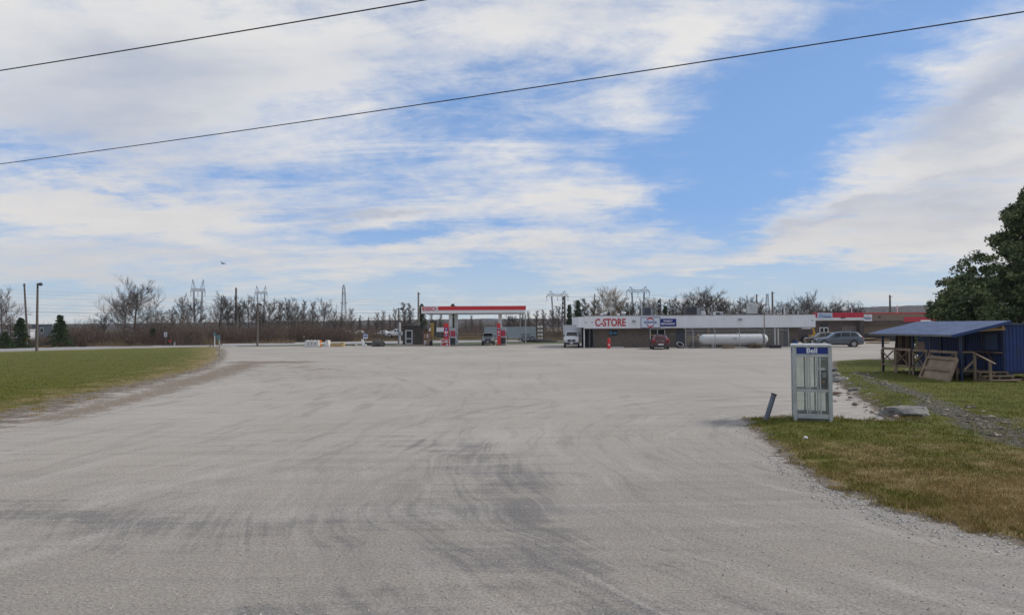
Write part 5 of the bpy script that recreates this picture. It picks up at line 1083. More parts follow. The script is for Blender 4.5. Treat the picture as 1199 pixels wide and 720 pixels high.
t5 = thing('board_pile', 'reddish-brown boards piled under the raised floor at the right end of the blue shed', 'boards', (22.9,29.5,0))
for i,(x,y,z,r_) in enumerate(((22.6,29.6,.03,.05),(22.9,29.5,.08,-.08),(22.7,29.65,.13,.12),(23.2,29.45,.18,.02))): m = MB(); m.box((x,y,z),(1.3,.18,.04),r_); part('board', m, M('red_brown_board',(.16,.075,.05),.8,var=.3) if i%2 else lumber, t5, True)
m = None
# ================================================================ vegetation
def fast_mesh(name, v, tri, mat, parent=None, attrs={}, loc=None):
    v = np.asarray(v, np.float32); f = np.asarray(tri, np.int32); k = f.shape[1]; me = bpy.data.meshes.new(name); me.vertices.add(len(v)); me.vertices.foreach_set('co', v.ravel())
    me.loops.add(f.size); me.loops.foreach_set('vertex_index', f.ravel()); me.polygons.add(len(f)); me.polygons.foreach_set('loop_start', np.arange(0,f.size,k,dtype=np.int32)); me.polygons.foreach_set('loop_total', np.full(len(f),k,dtype=np.int32))
    me.update(calc_edges=True); me.materials.append(mat)
    for a,d in attrs.items(): at = me.attributes.new(a,'FLOAT','POINT'); at.data.foreach_set('value', np.asarray(d,np.float32))
    return link_mesh(name, me, parent)
def bark_mat(name, a, b, rough=.9):
    t = NT(name); return t.out(t.mix(t.ramp(t.noise(t.obj(), 1.3, 5, .7), .35, .65), c4(a), c4(b)), rough, Specular_IOR_Level=.1)
BARK = bark_mat('bare_bark', (.075,.062,.055), (.12,.10,.085)); TWIG = bark_mat('bare_twigs', (.105,.085,.077), (.165,.135,.118))
TWIG2 = bark_mat('tan_twigs', (.20,.145,.09), (.28,.21,.135)); TWIGD = bark_mat('dark_twigs', (.07,.055,.05), (.11,.09,.08))
def bare_tree(seed, h, upright=.5, spread=.38, mains=9, thick=1.0, twig=TWIG, trunk_frac=.28):
    rs = random.Random(seed); tb, tw = MB(), MB()
    def limb(mb, p, d, ln, r0, r1, seg=3, wob=.18, up=.1, n=3):
        wob *= .55
        pts = [p]; 
        for i in range(seg): d = (d+Vector((rs.gauss(0,wob),rs.gauss(0,wob),rs.gauss(0,wob*.6)+up))).normalized(); p = p+d*ln/seg; pts.append(p)
        mb.tube(pts, [r0+(r1-r0)*i/seg for i in range(seg+1)], n, cap=False); return pts, d
    tp, td = limb(tb, Vector((0,0,0)), Vector((0,0,1)), h*.85, .018*h*thick, .004*h*thick, 6, .05, .05, 6)
    def along(pts, f): x = f*(len(pts)-1); i = min(int(x), len(pts)-2); return pts[i].lerp(pts[i+1], x-i)
    for i in range(mains):
        f = trunk_frac+(1-trunk_frac)*(i+rs.random()*.6)/mains; a = i*2.4+rs.random(); el = upright+rs.uniform(-.2,.25)
        d = Vector((math.cos(a)*math.cos(el), math.sin(a)*math.cos(el), math.sin(el))); ln = h*spread*(1.25-f*.75)*rs.uniform(.8,1.2)
        p1, d1 = limb(tb, along(tp,f), d, ln, .0065*h*thick*(1.2-f*.6), .0025*h*thick, 4, .14, .12, 4)
        for j in range(7):
            g_ = .05+.95*(j+rs.random())/7; d2 = (d1+Vector((rs.gauss(0,.62),rs.gauss(0,.62),rs.gauss(.12,.42)))).normalized()
            p2, dd2 = limb(tw, along(p1,min(g_,.99)), d2, ln*.55*rs.uniform(.6,1.1), .0030*h*thick, .0010*h, 3, .2, .10)
            for k in range(7):
                d3 = (dd2+Vector((rs.gauss(0,.45),rs.gauss(0,.45),rs.gauss(.15,.35)))).normalized()
                p3, dd3 = limb(tw, along(p2,.2+.79*rs.random()), d3, ln*.36*rs.uniform(.5,1.2), .0014*h, .0007*h, 2, .2, .05)
                for q in range(3): d4 = (dd3+Vector((rs.gauss(0,.5),rs.gauss(0,.5),rs.gauss(.1,.35)))).normalized(); limb(tw, along(p3,.2+.79*rs.random()), d4, ln*.20*rs.uniform(.5,1.2), .0010*h, .0005*h, 1, .1, .0)
    t = thing('bare_tree', 'x', 'tree', (0,0,0)); part('trunk', tb, BARK, t); part('crown', tw, twig, t); t['h'] = h; return t
hor = lambda px: 382+(px-599.5)*-math.tan(R(.35))
BT = [bare_tree(11,10,.45,.42,17,1.0,trunk_frac=.2), bare_tree(12,10,.70,.30,16,.8), bare_tree(13,10,.90,.22,14,.7,trunk_frac=.2), bare_tree(14,10,.50,.34,18,.8,TWIGD), bare_tree(15,10,.55,.42,20,.8,TWIG2,trunk_frac=.10), bare_tree(16,10,.9,.16,15,.6,trunk_frac=.25)]
first = [True]*len(BT)
def place_tree(px, ytop, D, var, label, group, wid=1.0, seed=0):
    h = 2.6+(hor(px)-ytop)*D/780; s_ = h/9.6; p = A(px,385,D); rz = (px*1.7+seed)%6.28; sc = Vector((s_*wid,s_*wid,s_))
    if first[var]: first[var] = False; o = BT[var]; o.location = (p.x,D,-.05); o.rotation_euler = (0,0,rz); o.scale = sc; o['label'] = label; o['group'] = group
    else: dup(BT[var], (p.x,D,-.05), rz, sc, label, group)
gL, gR, gM = 'bare trees behind the left brush', 'bare trees behind the store', 'bare trees beyond the canopy'
TR = [
 (158,335,112,0,'largest bare tree with a wide fan crown standing alone at left',gL,1.15),(146,344,118,0,'shorter bare tree leaning into the left side of the wide fan-crowned one',gL,.9),(3,345,120,0,'bare tree cut by the left edge of the photo',gL,.9),
 (14,372,125,1,'small bare tree behind the white building at left',gL,1),(121,369,120,3,'low dark bare tree at the left end of the brush',gL,1.2),
 (216,348,125,1,'slim bare tree just left of the tallest portal pylon',gL,.9),(228,353,130,3,'bare tree overlapping the legs of the tallest portal pylon',gL,1.0),(203,362,122,1,'low bare tree between the fan-crowned tree and the slim one',gL,1),(186,366,120,3,'low twiggy tree under the right edge of the fan crown',gL,1.1),
 (256,346,150,1,'tallest bare tree left of the thick utility pole in the row',gL,1.1),(267,350,150,3,'dark bare tree just left of the thick utility pole',gL,1.0),(282,353,152,1,'bare tree just right of the thick utility pole',gL,1.1),(291,350,155,3,'dark bare tree midway between utility pole and second pylon',gL,1.0),
 (303,356,150,1,'bare tree behind the second street lamp',gL,1),(315,353,150,3,'dark bare tree right of the second street lamp',gL,1.1),(326,354,156,2,'upright bare tree in the middle of the left row',gL,1.1),(337,352,152,3,'dark bare tree right of the row centre',gL,1.0),
 (346,355,150,1,'bare tree above the orange construction sign side of the row',gL,1.0),(354,352,160,2,'upright bare tree over the concrete blocks',gL,1),(365,353,158,2,'slender bare tree over the orange drum',gL,1.1),(379,355,140,0,'round crowned bare tree over the lone whitewashed block',gL,.85),
 (392,364,165,2,'short slender tree left of the lattice tower',gL,1),(399,368,165,1,'low bare tree at the foot of the lattice tower',gL,1),(411,361,170,2,'slender bare tree right of the lattice tower',gL,1),
 (421,368,180,5,'thin bare sapling above the notice board',gM,1.1),(431,370,180,5,'thin bare sapling right of the notice board',gM,1.1),(441,366,182,2,'bare tree above the boulder',gM,1),(448,364,182,2,'bare tree right of the one above the boulder',gM,1),(457,367,180,5,'thin sapling left of the lamp by the kiosk',gM,1.1),
 (463,361,175,2,'slender tree behind the lamp by the kiosk',gM,1),(474,352,160,5,'tall poplar-like bare tree over the kiosk, left of two',gM,1.5),(481,353,160,5,'tall poplar-like bare tree over the kiosk, right of two',gM,1.5),
 (506,368,200,2,'thin tree seen below the ESSO lettering',gM,1),(515,367,200,2,'thin tree seen above the red pillar of the left pump',gM,1),(546,374,230,2,'small tree in the gap under the canopy, left one',gM,1),(553,369,225,2,'tallest tree in the gap under the canopy',gM,1),(562,374,230,2,'small tree in the gap under the canopy, right one',gM,1),
 (596,370,190,3,'dark tree just right of the right canopy column',gM,1.1),(602,371,190,3,'dark tree under the right end of the canopy',gM,1.1),(611,366,185,2,'slim tree at the right canopy end',gM,1),(620,364,185,2,'slim tree above the rack of totes',gM,1),(628,362,186,5,'thin tall tree right of the canopy',gM,1.5),(637,361,190,5,'thin tree left of the middle portal pylon',gM,1.4),
 (648,363,170,2,'bushy upright tree at the legs of the middle portal pylon',gM,1.5),(655,358,165,2,'taller upright tree beside the dark utility pole',gM,1.4),(668,360,150,2,'bare tree behind the two narrow spruces',gR,1.2),(676,349,150,5,'tall bare tree above the right narrow spruce',gR,1.6),
 (686,347,140,5,'tall slender bare tree over the left end of the store',gR,1.8),(694,349,140,5,'slender bare tree over the first white roof dome',gR,1.8),(703,352,138,2,'bare tree left of the willow-like one',gR,1.2),
 (713,341,125,4,'tan willow-like bare tree above the C-STORE lettering',gR,.95),(727,351,130,3,'dark bare tree right of the tan willow-like one',gR,1.1),(736,356,130,3,'small dark bare tree left of the roof unit',gR,1.1),
 (751,353,130,1,'bare tree behind the left roof unit',gR,1.2),(763,352,130,4,'tan bare tree right of the left roof unit',gR,.8),(772,356,131,3,'dark bare tree by the slim utility pole over the blue sign',gR,1.0),(791,350,125,1,'bare tree left of the wide round-crowned one',gR,1.1),(799,353,128,3,'dark bare tree left of the wide roof unit',gR,1.2),
 (812,346,125,3,'dark bare tree above the wide roof unit',gR,1.2),(827,342,122,0,'wide round-crowned bare tree over the middle of the store roof, left half',gR,.9),(836,344,122,3,'wide dark crown over the white louvred roof unit',gR,1.3),(847,352,125,3,'dark bare tree left of the gap over the tank',gR,1.1),
 (868,352,130,1,'bare tree left of the white exhaust fan',gR,1.3),(879,350,132,3,'dark bare tree behind the white exhaust fan',gR,1.0),(893,353,135,1,'bare tree between the two utility poles right of the exhaust fan',gR,1.1),(913,356,140,3,'dark bare tree left of the capped vent pipe',gR,1.1),(926,354,140,1,'bare tree right of the capped vent pipe',gR,1.1),
 (941,351,140,3,'dark bare tree over the right end of the store',gR,1.1),(950,347,135,0,'fan-crowned bare tree over the right end of the store',gR,.9),(961,356,140,1,'bare tree above the plaza shop sign',gR,1.1),(973,357,142,3,'dark bare tree above the left of the red fascia',gR,1.1),(985,354,142,1,'bare tree above the middle of the red fascia',gR,1.2),(997,357,145,1,'bare tree at the right end of the red fascia',gR,1.1),(1004,361,150,3,'low dark bare tree beside the small far pylon',gR,1.1)]
for i,(px,yt,D,v,lab,gr,wd) in enumerate(TR): place_tree(px,yt,D,v,lab,gr,wd,i)
for k,v in enumerate(first):
    if v:
        o = BT[k]
        for c_ in list(o.children): bpy.data.objects.remove(c_)
        bpy.data.objects.remove(o)
# dense spruces ---------------------------------------------------
def spruce(name, label, px, ytop, D, wpx, seed, dark_=1.0, narrow=False):
    rs = np.random.RandomState(seed); h = 2.6+(hor(px)-ytop)*D/780; r = wpx*D/780/2; p = A(px,385,D)
    t = thing(name, label, 'tree', (p.x,D,-.05)); m = MB(); m.tube([(0,0,0),(0,0,h*.95)], [h*.018,h*.003], 6); part('trunk', m, BARK, t)
    V = []; n = 150 if narrow else 210; sh = []
    for i in range(n):
        f = rs.rand()**.8; z = h*(.06+.93*f); R_ = r*(1-f)**.85*(.75+.45*rs.rand())+.08; a = rs.rand()*6.283; droop = -.25*R_
        for k in range(46):
            u = rs.rand()**.6; c = np.array([math.cos(a)*R_*u, math.sin(a)*R_*u, z+droop*u]); wv_ = rs.normal(0,1,3)*np.array([.16,.16,.07])*max(.5,R_*.45); q = c+wv_
            s_ = .10*(h/6)**.5*(.6+.8*rs.rand()); d1 = np.array([math.cos(a+rs.normal(0,.7)),math.sin(a+rs.normal(0,.7)),rs.normal(-.1,.35)])*s_*1.8; d2 = rs.normal(0,1,3)*s_*.45
            V += [q-d2, q+d2, q+d1]; sh.append(rs.rand())
    V = np.array(V); fast_mesh('crown', V, np.arange(len(V)).reshape(-1,3), SPR, t, {'shade':np.repeat(sh,3)}); return t
tg = NT('spruce_needles'); SPR = tg.out(tg.mix(tg.attr('shade'), (.028,.048,.022,1), (.085,.115,.050,1)), .8, Specular_IOR_Level=.15)
spruce('spruce','smaller loose spruce below the leaning utility pole at far left',24,371,92,24,1)
spruce('spruce','low spruce at the very left edge by the dry grass',6,388,90,22,5)
spruce('spruce','broad dark green spruce right of the left lamp pole',70,368.5,96,27,2)
spruce('spruce','tiny dark evergreen in the brush near the white route sign',179,384,104,8,3)
spruce('spruce','dark narrow spruce behind the left end of the canopy',494,355.5,130,17,4,narrow=True)
spruce('spruce','dark narrow spruce poking above the red canopy stripe',530.5,355,135,13,6,narrow=True)
spruce('spruce','shorter of two narrow spruces behind the cube truck',667,356.5,125,9,7,narrow=True)
spruce('spruce','taller of two narrow spruces behind the cube truck',677,351.5,125,13,8,narrow=True)
spruce('spruce','small narrow spruce behind the store roof right of the slim utility pole',779,357.5,120,7,9,narrow=True)
# big leafy tree by the shed ---------------------------------------
def leafy(label, cx, cy, prof, seed, n_cl, leaves, ls):
    rs = np.random.RandomState(seed); rr = random.Random(seed); t = thing('leafy_tree', label, 'tree', (cx,cy,0)); H_ = prof[-1][0]
    m = MB(); m.tube([(0,0,-.1),(.1,.1,H_*.3),(0,-.1,H_*.6),(.1,0,H_*.93)], [.42,.32,.18,.04], 10); tr = part('trunk', m, BARK, t, smooth=60)
    zs = [q[0] for q in prof]; rsx = [q[1] for q in prof]; C_ = []; mb = MB()
    while len(C_) < n_cl:
        z = rs.uniform(zs[0], zs[-1]); R_ = np.interp(z, zs, rsx); a = rs.uniform(0,6.283); ph_ = .82+.34*mnoise.noise((math.cos(a)*1.6,math.sin(a)*1.6,z*.45))+.34*mnoise.noise((math.cos(a)*4,math.sin(a)*5,z*1.6)); u = rs.rand()**.45; rad = R_*u*ph_
        if mnoise.noise((math.cos(a)*rad*.55, math.sin(a)*rad*.55, z*.55)) < -.28: continue
        C_.append((math.cos(a)*rad, math.sin(a)*rad, z, .26+.32*rs.rand()))
        if len(C_)%9 == 0:
            e = Vector(C_[-1][:3]); s0 = Vector((0,0,max(.8,e.z-rad*.55))); mid = s0.lerp(e,.5)+Vector((0,0,.25)); mb.tube([s0,mid,e], [.07,.045,.015], 4, cap=False)
    part('limbs', mb, BARK, t)
    C = np.array(C_); idx = np.repeat(np.arange(len(C)), leaves); n = len(idx); c = C[idx]; g_ = rs.normal(0,1,(n,3)); g_ /= np.linalg.norm(g_,axis=1)[:,None]; q = c[:,:3]+g_*(c[:,3]*rs.rand(n)**.4)[:,None]*np.array([1.15,1.15,.8])
    s_ = ls*rs.uniform(.55,1.25,n)[:,None]; d1 = rs.normal(0,1,(n,3)); d1 /= np.linalg.norm(d1,axis=1)[:,None]; d2 = np.cross(d1, rs.normal(0,1,(n,3))); d2 /= np.linalg.norm(d2,axis=1)[:,None]
    V = np.stack([q-d1*s_, q+d2*s_*.55, q+d1*s_, q-d2*s_*.55],1).reshape(-1,3); cs = rs.rand(len(C))[idx]*.6+rs.rand(n)*.4
    fast_mesh('crown', V, np.arange(len(V)).reshape(-1,4), LEAF, t, {'shade':np.repeat(cs,4)}); return t
tg = NT('dark_leaves'); LEAF = tg.out(tg.mix(tg.ramp(tg.attr('shade'),.2,.9), (.058,.085,.032,1), (.21,.235,.095,1)), .65, Specular_IOR_Level=.25)
leafy('tall dense dark green tree rising behind the blue shed at the right edge', 36.2, 44.5, [(1.1,7.6),(2.4,8.9),(3.9,8.0),(5.8,6.3),(7.6,4.8),(9.4,3.5),(10.6,2.5),(11.6,1.4),(12.5,.2)], 21, 1900, 90, .11)
leafy('lower leafy tree with a ragged top left of the tall dense one', 28.3, 41.5, [(.8,2.6),(1.6,3.2),(2.8,2.6),(3.8,1.9),(4.6,1.1),(5.3,.3)], 22, 330, 80, .12)
# brush, dry grass, far wood --------------------------------------
tg = NT('brush_twigs'); a_ = tg.attr('tint'); s1 = tg.mix(tg.ramp(a_,0,.5), (.115,.068,.055,1), (.175,.135,.108,1)); BRUSH = tg.out(tg.mix(tg.ramp(a_,.5,1), s1, (.25,.185,.105,1)), .95, Specular_IOR_Level=.05)
def thicket(name, label, cat, segs, n, seed, wbase, lean, tintf, twigs=3, bare_top=False):
    rs = np.random.RandomState(seed); V = []; T = []
    segs = [(px0,px1,D0,D1,h0,h1) for (px0,px1,D0,D1,h0,h1) in segs]; wts = np.array([abs(s_[1]-s_[0])*max(s_[3]-s_[2],1)**.5 for s_ in segs]); wts = wts/wts.sum(); ch = rs.choice(len(segs), n, p=wts)
    for i in range(n):
        px0,px1,D0,D1,h0,h1 = segs[ch[i]]; f = rs.rand(); px = px0+(px1-px0)*f; D = D0+(D1-D0)*rs.rand(); x = (px-599.5)/F*D; cl = mnoise.noise((x*.16,D*.16,seed)); c2 = mnoise.noise((x*.5,D*.5,seed+3))
        hh = (h0+(h1-h0)*f)*(.78+.95*cl+.50*c2)*rs.uniform(.45,1.12); hh = max(.3,hh); b = np.array([x,D,-.05]); d = np.array([rs.normal(0,lean),rs.normal(0,lean),1]); d /= np.linalg.norm(d); top_ = b+d*hh
        a = rs.rand()*6.28; w = np.array([math.cos(a),math.sin(a)*.3,0])*wbase*rs.uniform(.5,1.3); V += [b-w,b+w,top_]; ti = tintf(cl,c2,rs.rand(),D,D0); T += [ti]*3
        for k in range(twigs):
            q = b+d*hh*rs.uniform(.25,.95); e = q+np.array([rs.normal(0,.45),rs.normal(0,.45),rs.uniform(.1,.8)])*hh*.28; w2 = np.array([rs.normal(0,.5),0,rs.normal(0,.5)])*wbase*.9; V += [q-w2,q+w2,e]; T += [ti+.08*rs.normal()]*3
    V = np.array(V); return tag(kind(fast_mesh(name, V, np.arange(len(V)).reshape(-1,3), BRUSH, None, {'tint':np.clip(T,0,1)}), 'stuff'), label, cat)
thicket('brush','tangled leafless red-brown brush along the far road','brush',[(78,140,99,112,3.2,3.6),(140,240,101,116,3.9,3.6),(240,330,112,128,3.5,3.7),(330,412,125,140,3.5,2.8),(-20,78,102,112,1.6,1.6)],24000,31,.035,.33,lambda c,c2,r,D,D0: .22+.45*c+.25*c2+.18*r)
thicket('brush','dark thin brush beyond the far road left of the kiosk','brush',[(405,500,150,172,2.0,2.0),(636,664,125,150,2.2,2.4),(500,640,185,200,1.0,1.2)],9000,32,.045,.35,lambda c,c2,r,D,D0: .42+.4*c+.3*r)
thicket('dry_grass','tan dry grass fringing the far road','dry grass',[(-30,60,92,95,.6,.6),(60,180,97,101,.9,.9),(180,260,101,106,1.1,1.3),(200,250,103,106,1.6,1.8),(260,345,110,114,.9,.9),(345,500,128,136,.9,.9),(500,700,138,150,.8,.9),(640,662,112,125,1.0,1.2)],15000,33,.03,.25,lambda c,c2,r,D,D0: .72+.25*c+.28*r,1)
thicket('distant_wood','grey-brown mass of leafless trees on the skyline','wood',[(400,640,255,300,5.5,5.5),(690,900,160,200,7.0,6.5),(900,1010,165,200,7.6,6.5),(1000,1090,230,300,7,7),(240,410,190,215,6.2,6.0),(-40,80,260,300,5,5)],20000,34,.07,.16,lambda c,c2,r,D,D0: .36+.2*c+.22*r,4)
def bush(px,py,w,h,label,tint,seed,D=None):
    p = G(px,py) if D is None else A(px,385,D); rs = np.random.RandomState(seed); V = []; T = []; t = thing('bush',label,'bush',(p.x,p.y,0))
    for i in range(900):
        a = rs.rand()*6.28; u = rs.rand()**.5; el = rs.uniform(.1,1.5); L_ = rs.uniform(.6,1.05); q0 = np.array([math.cos(a)*w*.15*u,math.sin(a)*w*.15*u,0]); q = np.array([math.cos(a)*math.cos(el)*w*.5*L_,math.sin(a)*math.cos(el)*w*.35*L_,math.sin(el)*h*L_]); q0 = q0+(q-q0)*rs.uniform(0,.7); s_ = rs.normal(0,.022,3); V += [q0-s_,q0+s_,q+rs.normal(0,.06,3)]; T += [min(1,max(0,tint+.2*rs.normal()))]*3
    V = np.array(V); fast_mesh('crown', V, np.arange(len(V)).reshape(-1,3), BRUSH, t, {'tint':T}); m = MB()
    for k in range(4): m.tube([(0,0,0),(.1*math.cos(k*1.6),.1*math.sin(k*1.6),h*.5)], [.03,.01], 4)
    part('stem', m, BARK, t); return t
bush(812.5,407.6,1.9,.98,'rounded brown leafless bush at the left end of the tank',.35,1); bush(834.5,407.3,1.0,.75,'reddish small bush in front of the left part of the tank',.15,2); bush(884,407.6,1.9,.5,'low straw-coloured bush before the right end of the tank',.8,3); bush(877,406.8,1.0,.72,'thin brown bush between the tan one and the fence middle',.4,4); bush(899,407,1.2,.4,'flat brownish plant by the black crate',.6,5); bush(841,406.8,1.2,.35,'dark low weeds beside the timber planter',.45,6)
bush(152,400.5,2.2,1.5,'dark rounded bush at the far road edge below the fan-crowned tree',.25,7,99); bush(97,402,1.8,1.6,'dark shrub at the far road edge left of the small orange sign',.2,8,96)
# ================================================================ poles, lamps, pylons, wires
def lamp(px,ytop,ybase,label,head=True,cat='street lamp'):
    p = G(px,ybase); D = p.y; h = A(px,ytop,D).z; t = thing('street_lamp',label,cat,p); m = MB(); m.tube([(0,0,-.1),(0,0,h)], [.15,.10], 10); part('pole', m, woodpole, t, smooth=50)
    if head:
        m = MB(); m.tube([(0,0,h-.25),(.35,-.1,h-.12)], .04, 6); part('arm', m, steel, t); m = MB(); m.lathe((.42,-.12,h-.28),[(.10,0),(.24,.06),(.24,.16),(.12,.30),(.05,.34)],12); m.v = [v for v in m.v]; l_ = part('lamp_head', m, dark, t, smooth=40); m = MB(); m.lathe((.42,-.12,h-.34),[(.08,0),(.16,.055)],12); part('lens', m, grey, l_)
    return t
lamp(43,331.5,411.6,'tall street lamp at the far edge of the left grass'); lamp(301.5,355.5,405.6,'street lamp standing between the road and the lot in front of the left tree row'); lamp(467,360.5,403.2,'street lamp behind the white post left of the kiosk')
def upole(px,ytop,D,label,lean=0,arms=1,r=.15,kit=False,mt=None):
    p = A(px,385,D); h = A(px,ytop,D).z; t = thing('utility_pole',label,'utility pole',(p.x,D,0)); m = MB(); m.tube([(0,0,-.2),(lean,0,h)], [r*1.2,r*.8], 8); part('pole', m, mt or woodpole, t, smooth=50)
    for k in range(arms): z = h-.35-k*.9; m = MB(); x = lean*(z/h); m.bar((x-.9,-r,z),(x+.9,-r,z),.10,.10) if arms > 1 else m.bar((x-.12,-r*1.2,z),(x+.35,-r*1.2,z+.05),.09,.09); part('crossarm', m, woodpole, t)
    if kit:
        for k in range(5): m = MB(); z = h-.5-k*.9; m.lathe((lean*(z/h)-r*1.8,0,z-.25),[(.12,0),(.16,.05),(.16,.4),(.1,.5)],8); part('insulator', m, dark, t)
    return t
upole(33,331.8,108,'thin utility pole leaning left behind the leftmost spruce',-.75); upole(276.2,337,160,'thick dark utility pole rising from the middle of the left tree row',r=.28,arms=0); upole(490,342,100,'slim grey utility pole behind the kiosk and canopy corner',mt=M('pale_pole',(.22,.20,.17),.85)); upole(661.5,346.5,130,'dark utility pole with stacked insulators right of the middle portal pylon',kit=True,r=.2,arms=0)
upole(773.5,349.5,125,'banded utility pole above the blue restaurant sign',kit=True,r=.16,arms=0); upole(886.5,344.5,128,'utility pole right of the white exhaust fan'); upole(905,341.5,120,'thicker utility pole right of the exhaust fan, the taller of two',r=.2,mt=M('pale_pole',(.22,.20,.17),.85)); upole(1042.8,345.5,130,'utility pole rising behind the tan plaza wing',r=.2,arms=1); upole(696.5,344,150,'thin utility pole among the bare trees over the first roof dome',r=.1)
PY = M('pylon_steel',(.26,.28,.31),.6,.3,var=.05)
def lattice(m, a, b, w0, w1, n, t_):
    a = Vector(a); b = Vector(b); ps = []
    for i in range(n+1):
        f = i/n; c = a.lerp(b,f); w = w0+(w1-w0)*f; ps.append([c+Vector((x*w/2,y*w/2,0)) for x,y in ((-1,-1),(1,-1),(1,1),(-1,1))])
    for i in range(n):
        for k in range(4): m.bar(ps[i][k],ps[i+1][k],t_*1.2); m.bar(ps[i][k],ps[i+1][(k+1)%4],t_*.7); 
def portal(px,ytop,ybar,D,halfpx,label,rz=0,legpx=None,t_=.30):
    p = A(px,385,D); s_ = D/780; zt_ = A(px,ytop,D).z; zb_ = A(px,ybar,D).z; w = halfpx*s_/max(.25,math.cos(rz)); lw = (legpx or halfpx*.55)*s_/max(.25,math.cos(rz)); t = thing('portal_pylon',label,'pylon',(p.x,D,0),rz,'steel portal pylons of the power line')
    for x in (-1,1):
        m = MB(); lattice(m,(x*lw*.62,0,0),(x*lw,0,zb_),1.3,.7,14,t_); part('leg', m, PY, t); m = MB(); m.bar((x*lw*.8,0,zb_),(x*lw*1.25,0,zt_),t_); m.bar((x*lw*1.25,0,zt_),(x*lw*.45,0,zb_+1),t_); m.bar((x*lw*1.25,0,zt_),(x*lw*1.5,0,zb_+1),t_); part('horn', m, PY, t)
    m = MB(); n = 14; dz = 2.0
    for k in range(n):
        x0_,x1_ = -w+2*w*k/n, -w+2*w*(k+1)/n
        for y in (-.6,.6): m.bar((x0_,y,zb_),(x1_,y,zb_),t_*.8); m.bar((x0_,y,zb_+dz),(x1_,y,zb_+dz),t_*.8); m.bar((x0_,y,zb_+(dz if k%2 else 0)),(x1_,y,zb_+(0 if k%2 else dz)),t_*.6)
    for x in (-w,w): m.bar((x,0,zb_+1),(x*1.06,0,zb_-1),t_)
    part('crossbeam', m, PY, t)
    for x in (-w,0,w): m = MB(); m.tube([(x,0,zb_),(x,0,zb_-4.2)], .22, 5); part('insulator_string', m, PY, t)
    return t
portal(653,340.5,347,620,12.5,'portal pylon left of the dark utility pole, third from the left',R(10)); portal(747.5,335.5,342,560,13.5,'largest portal pylon standing over the round logo sign',R(5)); portal(231.5,327,341,500,6.2,'tallest portal pylon seen at an angle behind the left brush',R(35),3.8); portal(305.5,334.5,344,620,5.6,'portal pylon seen at an angle above the second street lamp',R(35),3.4); portal(1000,352,357,900,12,'small faint portal pylon over the plaza shop',R(10))
p = A(402.5,385,560); t = thing('lattice_tower','tall narrow lattice tower with two short crossarms right of the left tree row','tower',(p.x,560,0)); zt_ = A(402,333,560).z
m = MB(); lattice(m,(0,0,0),(0,0,zt_*.92),4.6,1.8,16,.28); lattice(m,(0,0,zt_*.92),(0,0,zt_),1.8,.3,2,.28); part('mast', m, PY, t)
for z,w_ in ((zt_*.80,1.6),(zt_*.60,2.9)):
    m = MB(); 
    for s_ in (-1,1): m.bar((0,0,z+.8),(s_*w_*1.1,0,z-.4),.3); m.bar((0,0,z-1),(s_*w_*1.1,0,z-.4),.3)
    part('crossarm', m, PY, t)
p = A(899,385,560); t = thing('lattice_tower','faint lattice tower between the two utility poles right of the exhaust fan','tower',(p.x,560,0)); m = MB(); lattice(m,(0,0,0),(0,0,A(899,344,560).z),4,1.2,14,.22); part('mast', m, PY, t)
def wire(a, b, sag, r, label, mat, n=40, group=None):
    a = Vector(a); b = Vector(b); pts = [a.lerp(b,i/n)-Vector((0,0,sag*4*(i/n)*(1-i/n))) for i in range(n+1)]
    mb = MB(); mb.tube(pts, r, 5); return tag(part('power_line', mb, mat, smooth=80), label, 'power line', group)
def at_z(px,py,z): d = ray(px,py); k = (z-H)/d.z; return Vector((d.x*k,d.y*k,z))
WM = M('black_cable',(.02,.02,.022),.6)
def long_wire(p0,p1,label,r,sagpx):
    a,b = Vector(p0),Vector(p1); d = b-a; wire(a-d*.25,b+d*.25,sagpx,r,label,WM,60)
long_wire(at_z(0,189,9.2),at_z(1199,8,9.2),'lower of two overhead cables crossing the whole sky',.0155,.20)
long_wire(at_z(0,82,9.6),at_z(498,-1,9.6),'upper overhead cable crossing the top left of the sky',.0155,.04)
WF = M('grey_far_wire',(.10,.11,.13),.6)
k = 0; words = ['highest','second highest','third','fourth','fifth','sixth','seventh','lowest']
for (y0_,y1_,r,nm) in ((333,352,.03,'highest'),(337,354,.03,'second highest'),(342,357,.03,'third highest'),(351,361,.032,'fourth highest'),(356,364,.032,'fourth lowest'),(360,367,.032,'third lowest'),(362.5,362,.06,'thicker, second lowest'),(365,368,.03,'lowest')):
    wire(A(-150,y0_,300),A(640,y1_,480),2.5,r,nm+' of the thin far wires left of the middle portal pylon',WF,30,'far transmission wires')
for (y0_,y1_,nm) in ((347,343,'upper'),(350.5,347.5,'middle'),(356,354,'lower')):
    wire(A(653,y0_,600),A(747,y1_,560),2.0,.07,nm+' wire strung between the two portal pylons over the store',WF,20,'far transmission wires'); wire(A(747,y1_,560),A(1110,y1_+12,760),8,.07,nm+' wire running right from the largest portal pylon',WF,30,'far transmission wires')
# bird
m = MB(); m.blob((0,0,0),(.22,.08,.07),2,2,.05); b_ = tag(part('bird', m, M('bird_dark',(.03,.03,.035),.8), smooth=60),'small dark bird gliding above the left tree row','bird')
m = MB(); 
for s_ in (-1,1): m.add([(-.08,s_*.04,.01),(.10,s_*.04,.01),(.04,s_*.34,.12),(-.12,s_*.62,.02),(-.10,s_*.30,.10)], [(0,1,2,4),(4,2,3)])
part('wings', m, M('bird_dark',(.03,.03,.035),.8), b_); q = A(261,308.5,75); b_.location = q; b_.rotation_euler = (R(15),0,R(60))
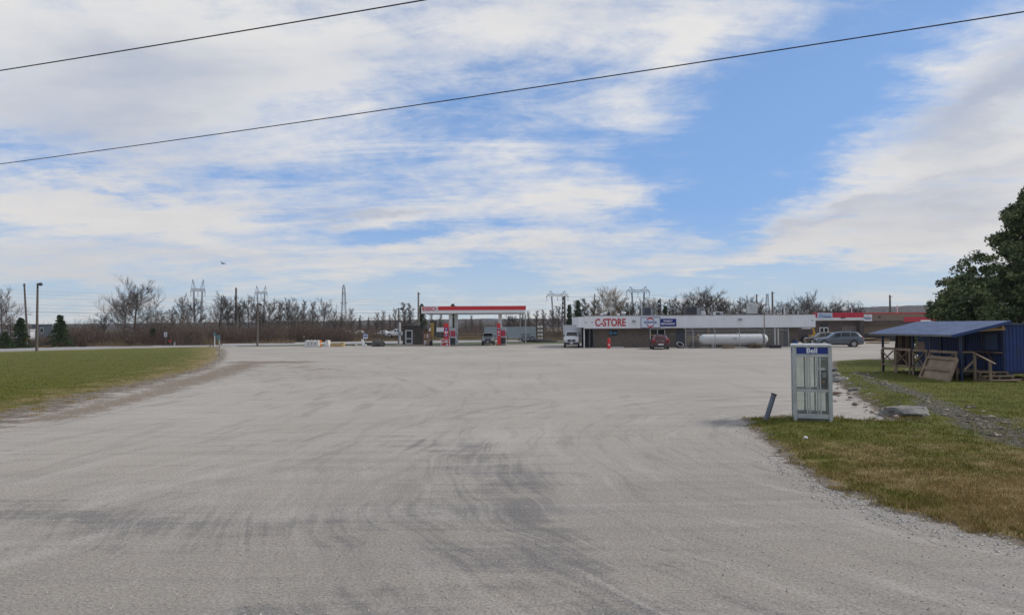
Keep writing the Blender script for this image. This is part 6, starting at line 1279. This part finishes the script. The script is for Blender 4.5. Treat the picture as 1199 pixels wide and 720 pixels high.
# ================================================================ hills and haze
def hill(pts, D, dep, mt):
    m = MB(); n = len(pts); V = []
    for (px,py) in pts: c = A(px,py,D); V += [(c.x*(D-dep)/D,D-dep,-1),(c.x,D,c.z),(c.x*(D+dep)/D,D+dep,-1)]
    m.v = V
    for i in range(n-1): a = i*3; m.f += [(a,a+3,a+4,a+1),(a+1,a+4,a+5,a+2)]; m.m += [0,0]
    return kind(part('hills', m, mt, smooth=80), 'structure')
tg = NT('hill_forest'); HM = tg.out(tg.mix(tg.ramp(tg.noise(tg.pos(), .02, 8, .75), .35, .65), (.050,.045,.045,1), (.105,.090,.080,1)), .95, Specular_IOR_Level=.0)
def ridge(x0,x1,f,seed): return [(x, f(x)+mnoise.noise((x*.05,seed,0))*1.0+mnoise.noise((x*.25,seed,3))*.4) for x in np.arange(x0,x1,4)]
hill(ridge(-200,760,lambda x: np.interp(x,[-200,60,300,560,760],[378.5,379.5,377,373.2,373]),1), 1700, 500, HM)
hill(ridge(860,1500,lambda x: np.interp(x,[860,985,1010,1060,1110,1500],[374,363.5,360,357.8,357.2,352]),2), 1500, 500, HM)
f_ = MB(); a = A(380,386.5,330); b = A(670,386,330); f_.add([(a.x,330,.0),(b.x,330,.0),(b.x*1.35,470,0),(a.x*1.35,470,0)], [(0,1,2,3)]); kind(part('far_field', f_, M('pale_field',(.40,.38,.34),.9,var=.1)), 'structure')
hz_ = MB(); hz_.bb(-2300,2300,-60,2300,-1.5,95); hb = kind(part('haze', hz_, M('tmp',(1,1,1))), 'stuff'); hm = bpy.data.materials.new('haze_air'); hm.use_nodes = True; n_ = hm.node_tree; n_.nodes.clear(); pv = n_.nodes.new('ShaderNodeVolumePrincipled'); pv.inputs['Color'].default_value = (.80,.87,.95,1); pv.inputs['Density'].default_value = .00014; pv.inputs['Anisotropy'].default_value = .2
mo = n_.nodes.new('ShaderNodeOutputMaterial'); n_.links.new(pv.outputs[0], mo.inputs['Volume']); hb.data.materials.clear(); hb.data.materials.append(hm); tag(hb,'thin pale haze over the far woods and hills','haze')
S.cycles.volume_bounces = 1
for o in bpy.data.objects:
    if 'h' in o.keys(): del o['h']
